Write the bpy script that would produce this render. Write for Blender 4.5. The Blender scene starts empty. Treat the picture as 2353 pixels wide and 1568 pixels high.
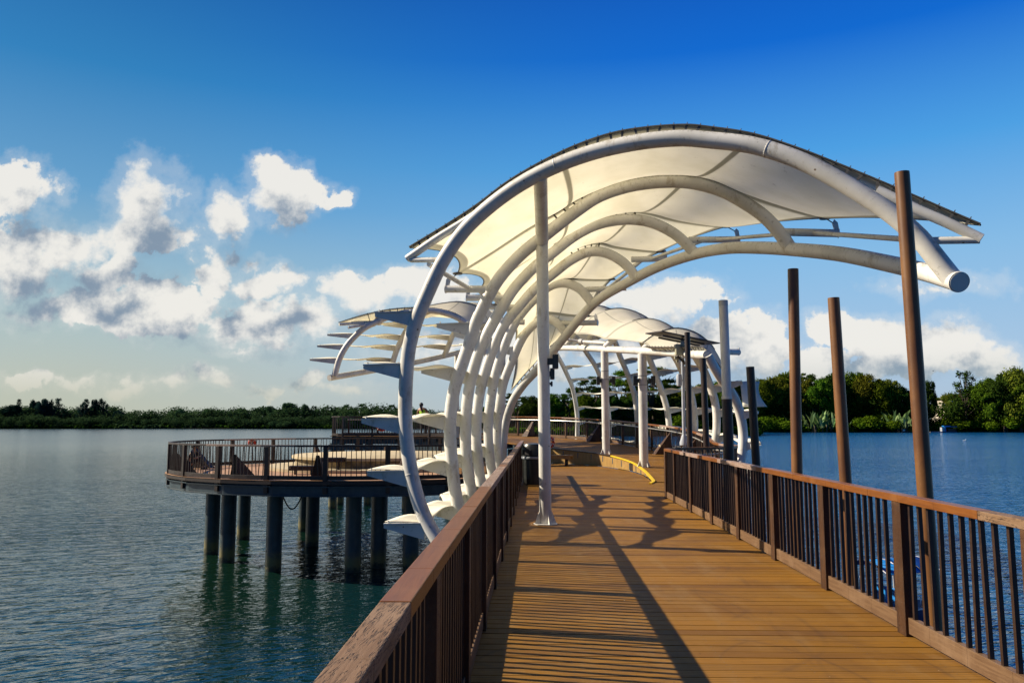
import bpy, bmesh, math, random
import numpy as np
from mathutils import Vector, Matrix, Quaternion

# ------------------------------------------------------------------ camera, world, sun, exposure
SC = bpy.context.scene
COL = SC.collection
F = 1794.0                    # focal length measured on a 2352 px wide print of the photograph
PITCH = math.atan(186.0/F)
EYE = 1.68
cam_d = bpy.data.cameras.new('camera')
cam_d.sensor_width = 36.0
cam_d.lens = 36.0*F/2352.0
cam_d.clip_start = 0.05
cam_d.clip_end = 9000
cam = bpy.data.objects.new('camera', cam_d)
COL.objects.link(cam)
cam.location = (0, 0, EYE)
cam.rotation_euler = (math.pi/2+PITCH, 0, 0)
SC.camera = cam

SUN_EL = math.radians(35.0)
SUN_DIR = Vector((-1.50, 0.34, 0)).normalized()*math.cos(SUN_EL)+Vector((0, 0, math.sin(SUN_EL)))
SUN_AZ = math.atan2(SUN_DIR.x, SUN_DIR.y)
sun_d = bpy.data.lights.new('sun', 'SUN')
sun_d.energy = 5.0
sun_d.angle = math.radians(0.5)
sun_d.color = (1.0, 0.87, 0.68)
sun = bpy.data.objects.new('sun', sun_d)
COL.objects.link(sun)
sun.rotation_euler = (-SUN_DIR).to_track_quat('-Z', 'Y').to_euler()
sun.location = (-30, 10, 40)

SC.view_settings.view_transform = 'Standard'
SC.view_settings.look = 'None'
SC.view_settings.exposure = 0.75
SC.view_settings.gamma = 1.0
SC.cycles.max_bounces = 8
SC.cycles.transparent_max_bounces = 8
SC.cycles.caustics_reflective = False
SC.cycles.caustics_refractive = False


class NT:
    """small helper for writing node trees"""
    def __init__(s, tree):
        s.t = tree; s.n = tree.nodes; s.l = tree.links
    def node(s, typ, ins=None, **kw):
        nd = s.n.new(typ)
        for k, v in kw.items():
            setattr(nd, k, v)
        if ins:
            for k, v in ins.items():
                sock = nd.inputs[k]
                if isinstance(v, bpy.types.NodeSocket):
                    s.l.new(v, sock)
                elif v is not None:
                    sock.default_value = v
        return nd
    def math(s, op, a, b=None, c=None, clamp=False):
        ins = {0: a}
        if b is not None: ins[1] = b
        if c is not None: ins[2] = c
        return s.node('ShaderNodeMath', ins, operation=op, use_clamp=clamp).outputs[0]
    def vmath(s, op, a, b=None):
        ins = {0: a}
        if b is not None: ins[1] = b
        nd = s.node('ShaderNodeVectorMath', ins, operation=op)
        return nd.outputs['Value'] if op in ('LENGTH', 'DOT_PRODUCT', 'DISTANCE') else nd.outputs[0]
    def mix(s, fac, a, b, blend='MIX'):
        nd = s.node('ShaderNodeMix', None, data_type='RGBA', blend_type=blend)
        for k, v in ((0, fac), (6, a), (7, b)):
            if isinstance(v, bpy.types.NodeSocket): s.l.new(v, nd.inputs[k])
            elif k == 0: nd.inputs[k].default_value = v
            else: nd.inputs[k].default_value = (*v[:3], 1)
        return nd.outputs[2]
    def ramp(s, fac, stops, interp='LINEAR'):
        nd = s.node('ShaderNodeValToRGB', {0: fac})
        cr = nd.color_ramp; cr.interpolation = interp
        while len(cr.elements) < len(stops): cr.elements.new(0.5)
        for e, (p, c) in zip(cr.elements, stops):
            e.position = p
            e.color = (*c, 1) if not isinstance(c, (int, float)) else (c, c, c, 1)
        return nd.outputs[0]
    def noise(s, vec, scale, detail=4, rough=0.55, dist=0.0, col=False):
        nd = s.node('ShaderNodeTexNoise', {'Vector': vec, 'Scale': scale, 'Detail': detail, 'Roughness': rough, 'Distortion': dist})
        return nd.outputs[1 if col else 0]
    def smooth(s, v, a, b):
        if a > b: return s.math('SUBTRACT', 1.0, s.smooth(v, b, a))
        nd = s.node('ShaderNodeMapRange', {0: v, 1: a, 2: b, 3: 0.0, 4: 1.0}, interpolation_type='SMOOTHSTEP', clamp=True)
        return nd.outputs[0]


# clouds of the day: each one an ellipse (azimuth tangent, height tangent, half width, half height, strength)
def _c(px, py, rx, ry, s=1.0): return ((px-1176)/F, (970-py)/F, rx*(1.07 if py < 860 else .95)/F, ry*(1.08 if py < 860 else .95)/F, s)
CLOUDS = [_c(10, 420, 75, 75), _c(102, 405, 26, 32, .55), _c(320, 440, 95, 95), _c(320, 530, 125, 58), _c(500, 480, 62, 60),
          _c(640, 420, 105, 62), _c(755, 440, 38, 26, .6), _c(660, 470, 45, 40, .8), _c(130, 545, 150, 62), _c(20, 600, 110, 110), _c(235, 625, 70, 55), _c(480, 620, 60, 55), _c(520, 580, 26, 34, .6),
          _c(620, 650, 95, 42), _c(570, 590, 50, 24, .5), _c(140, 695, 200, 48), _c(370, 705, 165, 62), _c(630, 738, 190, 58), _c(830, 680, 80, 50), _c(960, 665, 120, 60),
          _c(60, 872, 75, 26, .8), _c(175, 876, 65, 24, .75), _c(300, 880, 70, 22, .7), _c(390, 874, 75, 28, .7), _c(495, 868, 52, 24, .75), _c(600, 880, 60, 16, .5),
          _c(720, 872, 60, 20, .6), _c(820, 895, 110, 20, .45), _c(560, 802, 55, 12, .5),
          _c(1490, 690, 165, 62), _c(1320, 700, 80, 50), _c(1560, 680, 110, 60), _c(1640, 790, 170, 70, .9), _c(1760, 810, 90, 60, .85), _c(1500, 800, 160, 50, .8), _c(1930, 775, 70, 45),
          _c(2010, 790, 85, 62), _c(2110, 800, 90, 62), _c(2180, 790, 110, 62), _c(2270, 830, 90, 48), _c(2060, 850, 220, 30, .8), _c(2340, 880, 90, 40, .8), _c(2180, 650, 130, 26, .45),
          _c(1900, 840, 90, 40, .8), _c(1150, 800, 260, 60, .7)]


def build_world():
    w = bpy.data.worlds.new('World')
    SC.world = w
    w.use_nodes = True
    t = NT(w.node_tree)
    t.n.clear()
    grp = bpy.data.node_groups.new('cloud_field', 'ShaderNodeTree')
    grp.interface.new_socket('P', in_out='INPUT', socket_type='NodeSocketVector')
    grp.interface.new_socket('D', in_out='OUTPUT', socket_type='NodeSocketFloat')
    g = NT(grp)
    gi = g.node('NodeGroupInput'); go = g.node('NodeGroupOutput')
    P = gi.outputs[0]
    n1 = g.vmath('SUBTRACT', g.noise(P, 9, 3, .5, 0, True), (.5, .5, .5))
    n2 = g.vmath('SUBTRACT', g.noise(P, 26, 5, .6, 0, True), (.5, .5, .5))
    s1 = g.node('ShaderNodeVectorMath', {0: n1, 'Scale': .075}, operation='SCALE').outputs[0]
    s2 = g.node('ShaderNodeVectorMath', {0: n2, 'Scale': .045}, operation='SCALE').outputs[0]
    Q = g.vmath('ADD', g.vmath('ADD', P, s1), s2)
    acc = None
    for (cx, cy, rx, ry, st) in CLOUDS:
        d = g.vmath('MULTIPLY', g.vmath('SUBTRACT', Q, (cx, cy, 0)), (1/rx, 1/ry, 0))
        v = g.math('MULTIPLY_ADD', g.vmath('LENGTH', d), -st, st)
        acc = v if acc is None else g.math('SMOOTH_MAX', acc, v, .12)
    fb = g.noise(P, 17, 7, .58)
    fb2 = g.noise(P, 60, 5, .6)
    acc = g.math('MULTIPLY_ADD', g.math('SUBTRACT', fb, .5), 1.3, acc)
    acc = g.math('MULTIPLY_ADD', g.math('SUBTRACT', fb2, .5), .62, acc)
    g.l.new(acc, go.inputs[0])

    tc = t.node('ShaderNodeTexCoord')
    D = tc.outputs['Generated']
    sx = t.node('ShaderNodeSeparateXYZ', {0: D})
    ay = t.math('MAXIMUM', t.math('ABSOLUTE', sx.outputs[1]), .15)
    zz = t.math('MAXIMUM', sx.outputs[2], 0.0)
    P = t.node('ShaderNodeCombineXYZ', {0: t.math('DIVIDE', sx.outputs[0], ay), 1: t.math('DIVIDE', sx.outputs[2], ay), 2: t.math('MULTIPLY', t.math('SIGN', sx.outputs[1]), .0)}).outputs[0]
    # height ramps for the two sides of the sky (paler and warmer towards the sun's side)
    el = t.math('DIVIDE', zz, t.math('SQRT', t.math('ADD', t.math('MULTIPLY', sx.outputs[0], sx.outputs[0]), t.math('MULTIPLY', sx.outputs[1], sx.outputs[1]))))
    k = 9.5/1.68
    def S(*rgb): return tuple(((c/255.0)**2.2)*k*.1 for c in rgb)
    left = t.ramp(el, [(0.0, S(190, 194, 176)), (.06, S(184, 194, 186)), (.14, S(166, 194, 202)), (.27, S(100, 160, 205)), (.42, S(44, 128, 190)), (.60, S(12, 92, 165))])
    right = t.ramp(el, [(0.0, S(178, 196, 214)), (.08, S(168, 200, 230)), (.2, S(136, 190, 234)), (.33, S(78, 162, 232)), (.48, S(4, 106, 212)), (.62, S(0, 84, 186))])
    az = t.math('DIVIDE', sx.outputs[0], ay)
    base = t.mix(t.smooth(az, -.62, .35), left, right)
    base = t.node('ShaderNodeVectorMath', {0: base, 'Scale': 10.0}, operation='SCALE').outputs[0]
    sky = t.node('ShaderNodeTexSky', sky_type='NISHITA', sun_disc=False, sun_elevation=SUN_EL, sun_rotation=SUN_AZ, air_density=1.0, dust_density=1.0, ozone_density=2.0)
    skyc = sky.outputs[0]
    sky2 = t.mix(.965, skyc, base)
    # clouds
    g0 = t.node('ShaderNodeGroup'); g0.node_tree = grp; t.l.new(P, g0.inputs[0])
    g1 = t.node('ShaderNodeGroup'); g1.node_tree = grp; t.l.new(t.vmath('ADD', P, (-.020, .052, 0)), g1.inputs[0])
    d0, d1 = g0.outputs[0], g1.outputs[0]
    soft = t.noise(P, 5.5, 3, .5)
    alpha = t.node('ShaderNodeMapRange', {0: d0, 1: .0, 2: t.math('MULTIPLY_ADD', t.smooth(soft, .38, .62), .45, .16), 3: 0.0, 4: 1.0}, interpolation_type='SMOOTHSTEP', clamp=True).outputs[0]
    alpha = t.math('MAXIMUM', alpha, t.math('MULTIPLY', t.smooth(d0, -.35, .15), .22))
    lowfade = t.smooth(el, .0, .09)
    billow = t.noise(t.vmath('ADD', P, (-.006, .012, 0)), 30, 6, .6)
    shade = t.smooth(t.math('ADD', d1, t.math('MULTIPLY_ADD', billow, 1.7, -.85)), -.12, .95)
    lit = t.mix(lowfade, S(208, 205, 184), S(246, 243, 236))
    drk = t.mix(lowfade, S(150, 165, 160), S(134, 152, 172))
    cl = t.mix(shade, lit, drk)
    cl = t.node('ShaderNodeVectorMath', {0: cl, 'Scale': 10.0}, operation='SCALE').outputs[0]
    alpha = t.math('MULTIPLY', alpha, t.math('MULTIPLY_ADD', lowfade, .45, .5))
    behind = t.smooth(sx.outputs[1], .10, -.25)
    deep = t.ramp(el, [(0.0, S(96, 132, 165)), (.15, S(60, 110, 165)), (.5, S(14, 70, 140)), (1.0, S(4, 52, 118))])
    deep = t.node('ShaderNodeVectorMath', {0: deep, 'Scale': 10.0}, operation='SCALE').outputs[0]
    high = t.smooth(el, .62, 1.4)
    sky2 = t.mix(high, sky2, deep)
    sky2 = t.mix(behind, sky2, deep)
    alpha = t.math('MULTIPLY', alpha, t.math('SUBTRACT', 1.0, behind))
    out = t.mix(alpha, sky2, cl)
    bg = t.node('ShaderNodeBackground', {0: out, 1: .1})
    t.node('ShaderNodeOutputWorld', {0: bg.outputs[0]})
build_world()


# ------------------------------------------------------------------ placing helpers
def ray(px, py):
    u = (px-1176)/F; v = (784-py)/F
    return u, math.cos(PITCH)-v*math.sin(PITCH), math.sin(PITCH)+v*math.cos(PITCH)
def at(px, py, Y):
    u, b, c = ray(px, py); t = Y/b
    return Vector((u*t, Y, EYE+c*t))
def ground(px, py, z=0.0):
    u, b, c = ray(px, py); t = (z-EYE)/c
    return Vector((u*t, b*t, z))
def at_plane(px, py, A, B):
    """point of the vertical plane through plan points A and B"""
    u, b, c = ray(px, py)
    k = (B[1]-A[1])/(B[0]-A[0]); a = A[1]-k*A[0]
    t = a/(b-k*u)
    return Vector((u*t, b*t, EYE+c*t))
def planx(px, Y): return (px-1176)/F*Y

def tag(o, label=None, cat=None, group=None, kind=None):
    if label: o['label'] = label
    if cat: o['category'] = cat
    if group: o['group'] = group
    if kind: o['kind'] = kind
    return o
def thing(name, label, cat, loc=(0, 0, 0), group=None, rotz=0.0):
    o = bpy.data.objects.new(name, None)
    o.empty_display_size = .2
    COL.objects.link(o); o.location = loc; o.rotation_euler = (0, 0, rotz)
    return tag(o, label, cat, group)


class MB:
    def __init__(s): s.v = []; s.f = []; s.uv = None
    def add(s, vs, fs):
        n = len(s.v); s.v += [tuple(x) for x in vs]; s.f += [tuple(i+n for i in q) for q in fs]
    def box(s, c, d, rz=0.0, tilt=None):
        cx, cy, cz = c; a, b, e = d[0]/2, d[1]/2, d[2]/2
        M = Matrix.Rotation(rz, 3, 'Z')
        if tilt is not None: M = M @ tilt
        vs = [Vector(c)+M @ Vector((x*a, y*b, z*e)) for x in (-1, 1) for y in (-1, 1) for z in (-1, 1)]
        s.add(vs, [(0, 1, 3, 2), (4, 6, 7, 5), (0, 4, 5, 1), (2, 3, 7, 6), (0, 2, 6, 4), (1, 5, 7, 3)])
    def bar(s, p, q, w, h, up=(0, 0, 1)):
        """box beam from p to q; w across, h along up"""
        p = Vector(p); q = Vector(q); d = (q-p).normalized(); up = Vector(up)
        x = d.cross(up)
        if x.length < 1e-5: x = d.cross(Vector((1, 0, 0)))
        x.normalize(); u = x.cross(d).normalized()
        vs = [e+x*a*w/2+u*b*h/2 for e in (p, q) for a, b in ((-1, -1), (1, -1), (1, 1), (-1, 1))]
        s.add(vs, [(3, 2, 1, 0), (4, 5, 6, 7), (0, 1, 5, 4), (1, 2, 6, 5), (2, 3, 7, 6), (3, 0, 4, 7)])
    def tube(s, pts, r, n=14, cap=True):
        pts = [Vector(p) for p in pts]
        rs = r if isinstance(r, (list, tuple)) else [r]*len(pts)
        t0 = (pts[1]-pts[0]).normalized()
        a = Vector((0, 0, 1)) if abs(t0.z) < .9 else Vector((1, 0, 0))
        nx = t0.cross(a).normalized()
        base = len(s.v); m = len(pts)
        for i, p in enumerate(pts):
            t = (pts[min(i+1, m-1)]-pts[max(i-1, 0)]).normalized()
            nx = (nx-t*nx.dot(t)).normalized(); ny = t.cross(nx)
            for k in range(n):
                an = 2*math.pi*k/n
                s.v.append(tuple(p+(nx*math.cos(an)+ny*math.sin(an))*rs[i]))
        for i in range(m-1):
            for k in range(n):
                k2 = (k+1) % n
                s.f.append((base+i*n+k, base+i*n+k2, base+(i+1)*n+k2, base+(i+1)*n+k))
        if cap:
            s.f.append(tuple(base+k for k in reversed(range(n))))
            s.f.append(tuple(base+(m-1)*n+k for k in range(n)))
    def lathe(s, c, prof, n=20):
        """prof list of (r, z)"""
        base = len(s.v)
        for (r, z) in prof:
            for k in range(n):
                an = 2*math.pi*k/n
                s.v.append((c[0]+r*math.cos(an), c[1]+r*math.sin(an), c[2]+z))
        for i in range(len(prof)-1):
            for k in range(n):
                k2 = (k+1) % n
                s.f.append((base+i*n+k, base+i*n+k2, base+(i+1)*n+k2, base+(i+1)*n+k))
        s.f.append(tuple(base+k for k in reversed(range(n))))
        s.f.append(tuple(base+(len(prof)-1)*n+k for k in range(n)))
    def prism(s, poly, z0, z1):
        n = len(poly)
        vs = [(p[0], p[1], (p[2] if len(p) > 2 else 0)+z0) for p in poly]+[(p[0], p[1], (p[2] if len(p) > 2 else 0)+z1) for p in poly]
        s.add(vs, [tuple(reversed(range(n))), tuple(range(n, 2*n))]+[(i, (i+1) % n, n+(i+1) % n, n+i) for i in range(n)])
    def build(s, name, mat, parent=None, smooth=False, bevel=0.0, sharp=35):
        me = bpy.data.meshes.new(name)
        me.from_pydata(s.v, [], s.f)
        if s.uv is not None:
            uvl = me.uv_layers.new(name='UVMap')
            for li, l in enumerate(me.loops): uvl.data[li].uv = s.uv[l.vertex_index]
        if smooth:
            me.polygons.foreach_set('use_smooth', [True]*len(me.polygons))
            if sharp: me.set_sharp_from_angle(angle=math.radians(sharp))
        me.materials.append(mat)
        me.update()
        o = bpy.data.objects.new(name, me)
        COL.objects.link(o)
        if parent is not None: o.parent = parent; o.matrix_parent_inverse = Matrix.Identity(4)
        if parent is not None and parent.type == 'EMPTY' and parent.get('_abs'):
            o.location = -Vector(parent.location)
        if bevel > 0:
            md = o.modifiers.new('bevel', 'BEVEL'); md.width = bevel; md.segments = 2; md.limit_method = 'ANGLE'
        return o

def abs_thing(name, label, cat, loc=(0, 0, 0), group=None):
    """a thing whose parts are written in world coordinates"""
    o = thing(name, label, cat, loc, group); o['_abs'] = 1
    return o

def spline(pts, n=40, loops=False):
    """Catmull-Rom through pts, resampled to n points of equal spacing"""
    P = np.array([list(p) for p in pts], float)
    Q = np.vstack([2*P[0]-P[1], P, 2*P[-1]-P[-2]])
    out = []
    for i in range(1, len(Q)-2):
        p0, p1, p2, p3 = Q[i-1], Q[i], Q[i+1], Q[i+2]
        a0 = 0.0; d1 = max(np.linalg.norm(p1-p0)**.5, 1e-4); d2 = max(np.linalg.norm(p2-p1)**.5, 1e-4); d3 = max(np.linalg.norm(p3-p2)**.5, 1e-4)
        m1 = (p1-p0)/d1-(p2-p0)/(d1+d2)+(p2-p1)/d2
        m2 = (p2-p1)/d2-(p3-p1)/(d2+d3)+(p3-p2)/d3
        m1 = m1*d2; m2 = m2*d2
        for t in np.linspace(0, 1, 12, endpoint=False):
            out.append((2*t**3-3*t*t+1)*p1+(t**3-2*t*t+t)*m1+(-2*t**3+3*t*t)*p2+(t**3-t*t)*m2)
    out.append(P[-1]); O = np.array(out)
    L = np.concatenate([[0], np.cumsum(np.linalg.norm(np.diff(O, axis=0), axis=1))])
    s = np.linspace(0, L[-1], n)
    return [Vector((np.interp(x, L, O[:, 0]), np.interp(x, L, O[:, 1]), np.interp(x, L, O[:, 2]))) for x in s]
def at_z(curve, z, first=True):
    """point of a curve where it passes height z, searching from its low end"""
    for a, b in zip(curve[:-1], curve[1:]):
        if (a.z-z)*(b.z-z) <= 0 and abs(a.z-b.z) > 1e-6:
            t = (z-a.z)/(b.z-a.z); return a.lerp(b, t)
    return None

# ------------------------------------------------------------------ materials
def mat(name):
    m = bpy.data.materials.new(name); m.use_nodes = True
    t = NT(m.node_tree); t.n.clear()
    return m, t
def finish(t, bsdf, disp=None):
    o = t.node('ShaderNodeOutputMaterial', {0: bsdf})
def pbr(t, color, rough=.5, bump=None, strength=.3, dist=.01, **kw):
    ins = {'Base Color': color if isinstance(color, bpy.types.NodeSocket) else (*color, 1), 'Roughness': rough}
    ins.update(kw)
    if bump is not None:
        b = t.node('ShaderNodeBump', {'Height': bump, 'Strength': strength, 'Distance': dist})
        ins['Normal'] = b.outputs[0]
    return t.node('ShaderNodeBsdfPrincipled', ins).outputs[0]
def obj_co(t): return t.node('ShaderNodeTexCoord').outputs['Object']
def geo_pos(t): return t.node('ShaderNodeNewGeometry').outputs['Position']
def stretched(t, v, sc):
    return t.vmath('MULTIPLY', v, sc)

M = {}
def simple(name, c1, c2, scale=3.0, rough=.5, bump=.0, lo=.35, hi=.65, stretch=(1, 1, 1), det=6, **kw):
    m, t = mat(name)
    co = stretched(t, geo_pos(t), stretch)
    n = t.noise(co, scale, det, .6)
    c = t.mix(t.smooth(n, lo, hi), c1, c2)
    finish(t, pbr(t, c, rough, n if bump else None, bump, .02, **kw))
    M[name] = m
    return m

def mk_white():
    m, t = mat('white_painted_steel')
    p = geo_pos(t)
    n = t.noise(p, 1.3, 5, .6); n2 = t.noise(p, 11, 8, .7); n3 = t.noise(stretched(t, p, (1, 1, .25)), 26, 6, .7)
    c = t.mix(t.smooth(n, .35, .75), (.72, .71, .67), (.55, .54, .49))
    c = t.mix(t.math('MULTIPLY', t.smooth(n2, .57, .70), .6), c, (.30, .29, .25))
    # grime on the upward faces where rain leaves it
    nz = t.node('ShaderNodeSeparateXYZ', {0: t.node('ShaderNodeNewGeometry').outputs['Normal']}).outputs[2]
    g = t.math('MULTIPLY', t.smooth(nz, .35, .95), t.smooth(n3, .47, .62))
    c = t.mix(t.math('MULTIPLY', g, .75), c, (.12, .115, .09))
    n4 = t.noise(stretched(t, p, (1, 1, .35)), 5, 7, .75)
    c = t.mix(t.math('MULTIPLY', t.smooth(n4, .55, .64), .50), c, (.36, .31, .22))
    vo = t.node('ShaderNodeTexVoronoi', {'Vector': p, 'Scale': 3.3}).outputs[0]
    c = t.mix(t.math('SUBTRACT', 1.0, t.smooth(vo, .035, .06)), c, (.16, .11, .06))
    finish(t, pbr(t, c, t.ramp(n2, [(0, .34), (1, .55)]), n2, .2, .004))
    M['white'] = m
mk_white()

def mk_membrane(name, tr=.45):
    m, t = mat(name)
    uv = t.node('ShaderNodeUVMap').outputs[0]
    s = t.node('ShaderNodeSeparateXYZ', {0: uv})
    n = t.noise(geo_pos(t), 1.6, 6, .6)
    col = t.mix(t.smooth(n, .35, .75), (.95, .92, .80), (.87, .84, .71))
    seams = None
    for u0 in (.335, .665):
        d = t.math('ABSOLUTE', t.math('SUBTRACT', s.outputs[0], u0))
        v = t.math('SUBTRACT', 1.0, t.smooth(d, .004, .008))
        seams = v if seams is None else t.math('MAXIMUM', seams, v)
    d = t.math('ABSOLUTE', t.math('SUBTRACT', t.math('FRACT', s.outputs[1]), .5))
    v = t.math('SUBTRACT', 1.0, t.smooth(t.math('SUBTRACT', .5, d), .02, .05))
    seams = t.math('MAXIMUM', seams, v)
    # doubled cloth along the free edges
    eu = t.math('ABSOLUTE', t.math('SUBTRACT', s.outputs[0], .5))
    seams = t.math('MAXIMUM', seams, t.math('MULTIPLY', t.smooth(eu, .472, .476), .8))
    spot = t.noise(geo_pos(t), 9, 5, .7)
    col = t.mix(t.math('MULTIPLY', t.smooth(spot, .62, .72), .35), col, (.35, .33, .24))
    colt = t.mix(t.math('MULTIPLY', seams, .62), col, (.20, .19, .13))
    cold = t.mix(t.math('MULTIPLY', seams, .35), col, (.35, .33, .26))
    di = t.node('ShaderNodeBsdfDiffuse', {0: cold, 1: .3}).outputs[0]
    tl = t.node('ShaderNodeBsdfTranslucent', {0: colt}).outputs[0]
    finish(t, t.node('ShaderNodeMixShader', {0: tr, 1: di, 2: tl}).outputs[0])
    return m
M['membrane'] = mk_membrane('membrane_cloth', .74)
M['fin_cloth'] = mk_membrane('fin_cloth', .22)
M['membrane_white'] = mk_membrane('membrane_white_cloth', .48)

def mk_deck():
    m, t = mat('deck_boards')
    g = t.node('ShaderNodeNewGeometry')
    rnd = g.outputs['Random Per Island']; p = g.outputs['Position']
    n = t.noise(stretched(t, p, (1.2, 9, 1)), 5, 8, .65)
    n2 = t.noise(p, 1.1, 5, .6)
    n3 = t.noise(p, 7, 7, .7)
    c = t.ramp(rnd, [(0, (.165, .073, .008)), (.25, (.25, .116, .009)), (.5, (.285, .132, .011)), (.75, (.22, .105, .012)), (1, (.265, .13, .016))])
    c = t.mix(t.math('MULTIPLY', t.smooth(n, .3, .75), .35), c, (.13, .060, .016))
    c = t.mix(t.math('MULTIPLY', t.smooth(n2, .42, .70), .45), c, (.11, .052, .016))
    n5 = t.noise(stretched(t, p, (1.6, .35, 1)), 2.0, 5, .6)
    c = t.mix(t.math('MULTIPLY', t.smooth(n5, .5, .72), .35), c, (.27, .17, .07))
    c = t.mix(t.math('MULTIPLY', t.smooth(n3, .58, .72), .35), c, (.09, .043, .016))
    # shallow anti-slip grooves milled along the boards
    sp = t.node('ShaderNodeSeparateXYZ', {0: p})
    yy = t.math('MULTIPLY_ADD', sp.outputs[0], .028, sp.outputs[1])
    gr = t.math('ABSOLUTE', t.math('SUBTRACT', t.math('FRACT', t.math('MULTIPLY', yy, 1/.0375)), .5))
    gr = t.math('SUBTRACT', 1.0, t.smooth(gr, .08, .20))
    c = t.mix(t.math('MULTIPLY', gr, .45), c, (.045, .020, .007))
    # curved rubber marks left by wheels
    xy = t.vmath('MULTIPLY', p, (1, 1, 0))
    wob = t.vmath('ADD', xy, t.node('ShaderNodeVectorMath', {0: t.vmath('SUBTRACT', t.noise(p, .8, 2, .5, 0, True), (.5, .5, .5)), 'Scale': .22}, operation='SCALE').outputs[0])
    marks = None
    for (cx, cy, r, w, k) in ((1.0, 5.2, 1.35, .012, .5), (.9, 6.8, 1.6, .018, .4), (1.5, 4.3, 1.15, .010, .5), (-.8, 8.8, 3.3, .02, .3), (.6, 9.9, 2.0, .015, .35), (3.8, 7.9, 2.0, .012, .3), (1.2, 13.2, 2.1, .02, .3), (-2.2, 6.2, 4.4, .014, .3), (5.6, 6.0, 3.5, .012, .25), (2.2, 5.6, .75, .010, .4)):
        d = t.math('ABSOLUTE', t.math('SUBTRACT', t.vmath('LENGTH', t.vmath('SUBTRACT', wob, (cx, cy, 0))), r))
        v = t.math('MULTIPLY', t.math('SUBTRACT', 1.0, t.smooth(d, w*.4, w*2.2)), k)
        marks = v if marks is None else t.math('MAXIMUM', marks, v)
    marks = t.math('MULTIPLY', marks, t.math('MULTIPLY', t.smooth(n2, .40, .60), .7))
    c = t.mix(marks, c, (.06, .032, .016))
    # white specks of droppings and grit
    vo = t.node('ShaderNodeTexVoronoi', {'Vector': xy, 'Scale': 3.1}, feature='F1').outputs[0]
    c = t.mix(t.math('SUBTRACT', 1.0, t.smooth(vo, .010, .022)), c, (.5, .45, .36))
    vd = t.node('ShaderNodeTexVoronoi', {'Vector': t.vmath('ADD', xy, (5.3, 2.1, 0)), 'Scale': 4.3}, feature='F1').outputs[0]
    c = t.mix(t.math('MULTIPLY', t.math('SUBTRACT', 1.0, t.smooth(vd, .02, .04)), .8), c, (.04, .022, .012))
    # screw heads, two rows a joist
    sx = t.node('ShaderNodeSeparateXYZ', {0: p})
    finish(t, pbr(t, c, t.ramp(n3, [(0, .52), (1, .72)]), n, .35, .004, **{'Specular IOR Level': .25}))
    M['deck'] = m
mk_deck()

def mk_timber(name, ca, cb, cc, crack=.0, rough=.5, along=(22, 1.1, 22)):
    m, t = mat(name)
    p = geo_pos(t)
    rnd = t.node('ShaderNodeNewGeometry').outputs['Random Per Island']
    q = stretched(t, p, along)
    n = t.noise(q, 2.2, 9, .7, .8)
    n2 = t.noise(p, 2.2, 6, .6)
    c = t.mix(t.smooth(n, .35, .65), ca, cb)
    c = t.mix(t.math('MULTIPLY', t.smooth(n2, .5, .72), .7), c, cc)
    h = n
    if crack:
        q2 = stretched(t, t.node('ShaderNodeVectorRotate', {'Vector': p, 'Angle': .10}, rotation_type='Z_AXIS').outputs[0], (30, 2.4, 30))
        w = t.noise(q2, 1.5, 4, .55, .5)
        fr = t.math('FRACT', t.math('MULTIPLY', w, 9.0))
        cr = t.math('SUBTRACT', 1.0, t.smooth(t.math('ABSOLUTE', t.math('SUBTRACT', fr, .5)), .05, .20))
        cr = t.math('MULTIPLY', cr, t.smooth(t.noise(stretched(t, p, (24, 3.0, 24)), 2.0, 3, .6), .40, .55))
        c = t.mix(t.math('MULTIPLY', cr, crack), c, (.028, .016, .010))
        h = t.math('SUBTRACT', n, t.math('MULTIPLY', cr, 1.5))
    finish(t, pbr(t, c, rough, h, .55, .003, **{'Specular IOR Level': .3}))
    M[name] = m
mk_timber('rail_brown', (.20, .072, .016), (.14, .048, .012), (.23, .10, .032), 0, .36)
mk_timber('rail_weathered', (.22, .135, .078), (.150, .086, .045), (.26, .17, .105), .95, .62)
mk_timber('rail_grey', (.34, .25, .21), (.24, .165, .13), (.20, .11, .07), .45, .6)
mk_timber('post_brown', (.070, .031, .013), (.040, .018, .009), (.13, .07, .035), .2, .5, (6, 6, 1))
mk_timber('kerb_brown', (.16, .095, .050), (.105, .058, .030), (.21, .135, .08), .0, .55)
simple('baluster_steel', (.020, .010, .007), (.034, .018, .012), 9, .42)
simple('dark_timber', (.016, .008, .006), (.028, .014, .009), 5, .5)
mk_timber('wall_boards', (.38, .235, .075), (.29, .17, .050), (.44, .30, .11), .0, .55, (3, 3, .6))
simple('yellow_paint', (.80, .55, .01), (.62, .40, .01), 6, .45)
simple('pole_brown', (.185, .082, .024), (.105, .042, .015), 3, .42, .15, stretch=(1, 1, .5))
simple('pole_dark', (.026, .012, .008), (.016, .008, .006), 4, .42)
simple('lamp_acrylic', (.62, .63, .66), (.54, .55, .58), 2, .35)
simple('steel_blue', (.034, .060, .076), (.020, .036, .048), 3, .45)
simple('cream_concrete', (.50, .42, .27), (.40, .33, .21), 2.2, .8, .1)
simple('stained_concrete', (.35, .28, .16), (.11, .085, .05), 3.2, .85, .1)
simple('paving', (.40, .235, .135), (.33, .185, .10), 1.3, .7)
simple('black_plastic', (.012, .014, .013), (.022, .024, .022), 6, .35)
simple('grey_metal', (.42, .45, .50), (.34, .37, .42), 5, .4)
simple('steel_bright', (.62, .60, .55), (.5, .48, .43), 5, .3, Metallic=.7)
simple('box_beige', (.36, .35, .24), (.30, .29, .20), 5, .5)
simple('solar_back', (.045, .030, .024), (.03, .022, .018), 5, .4)
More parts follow.
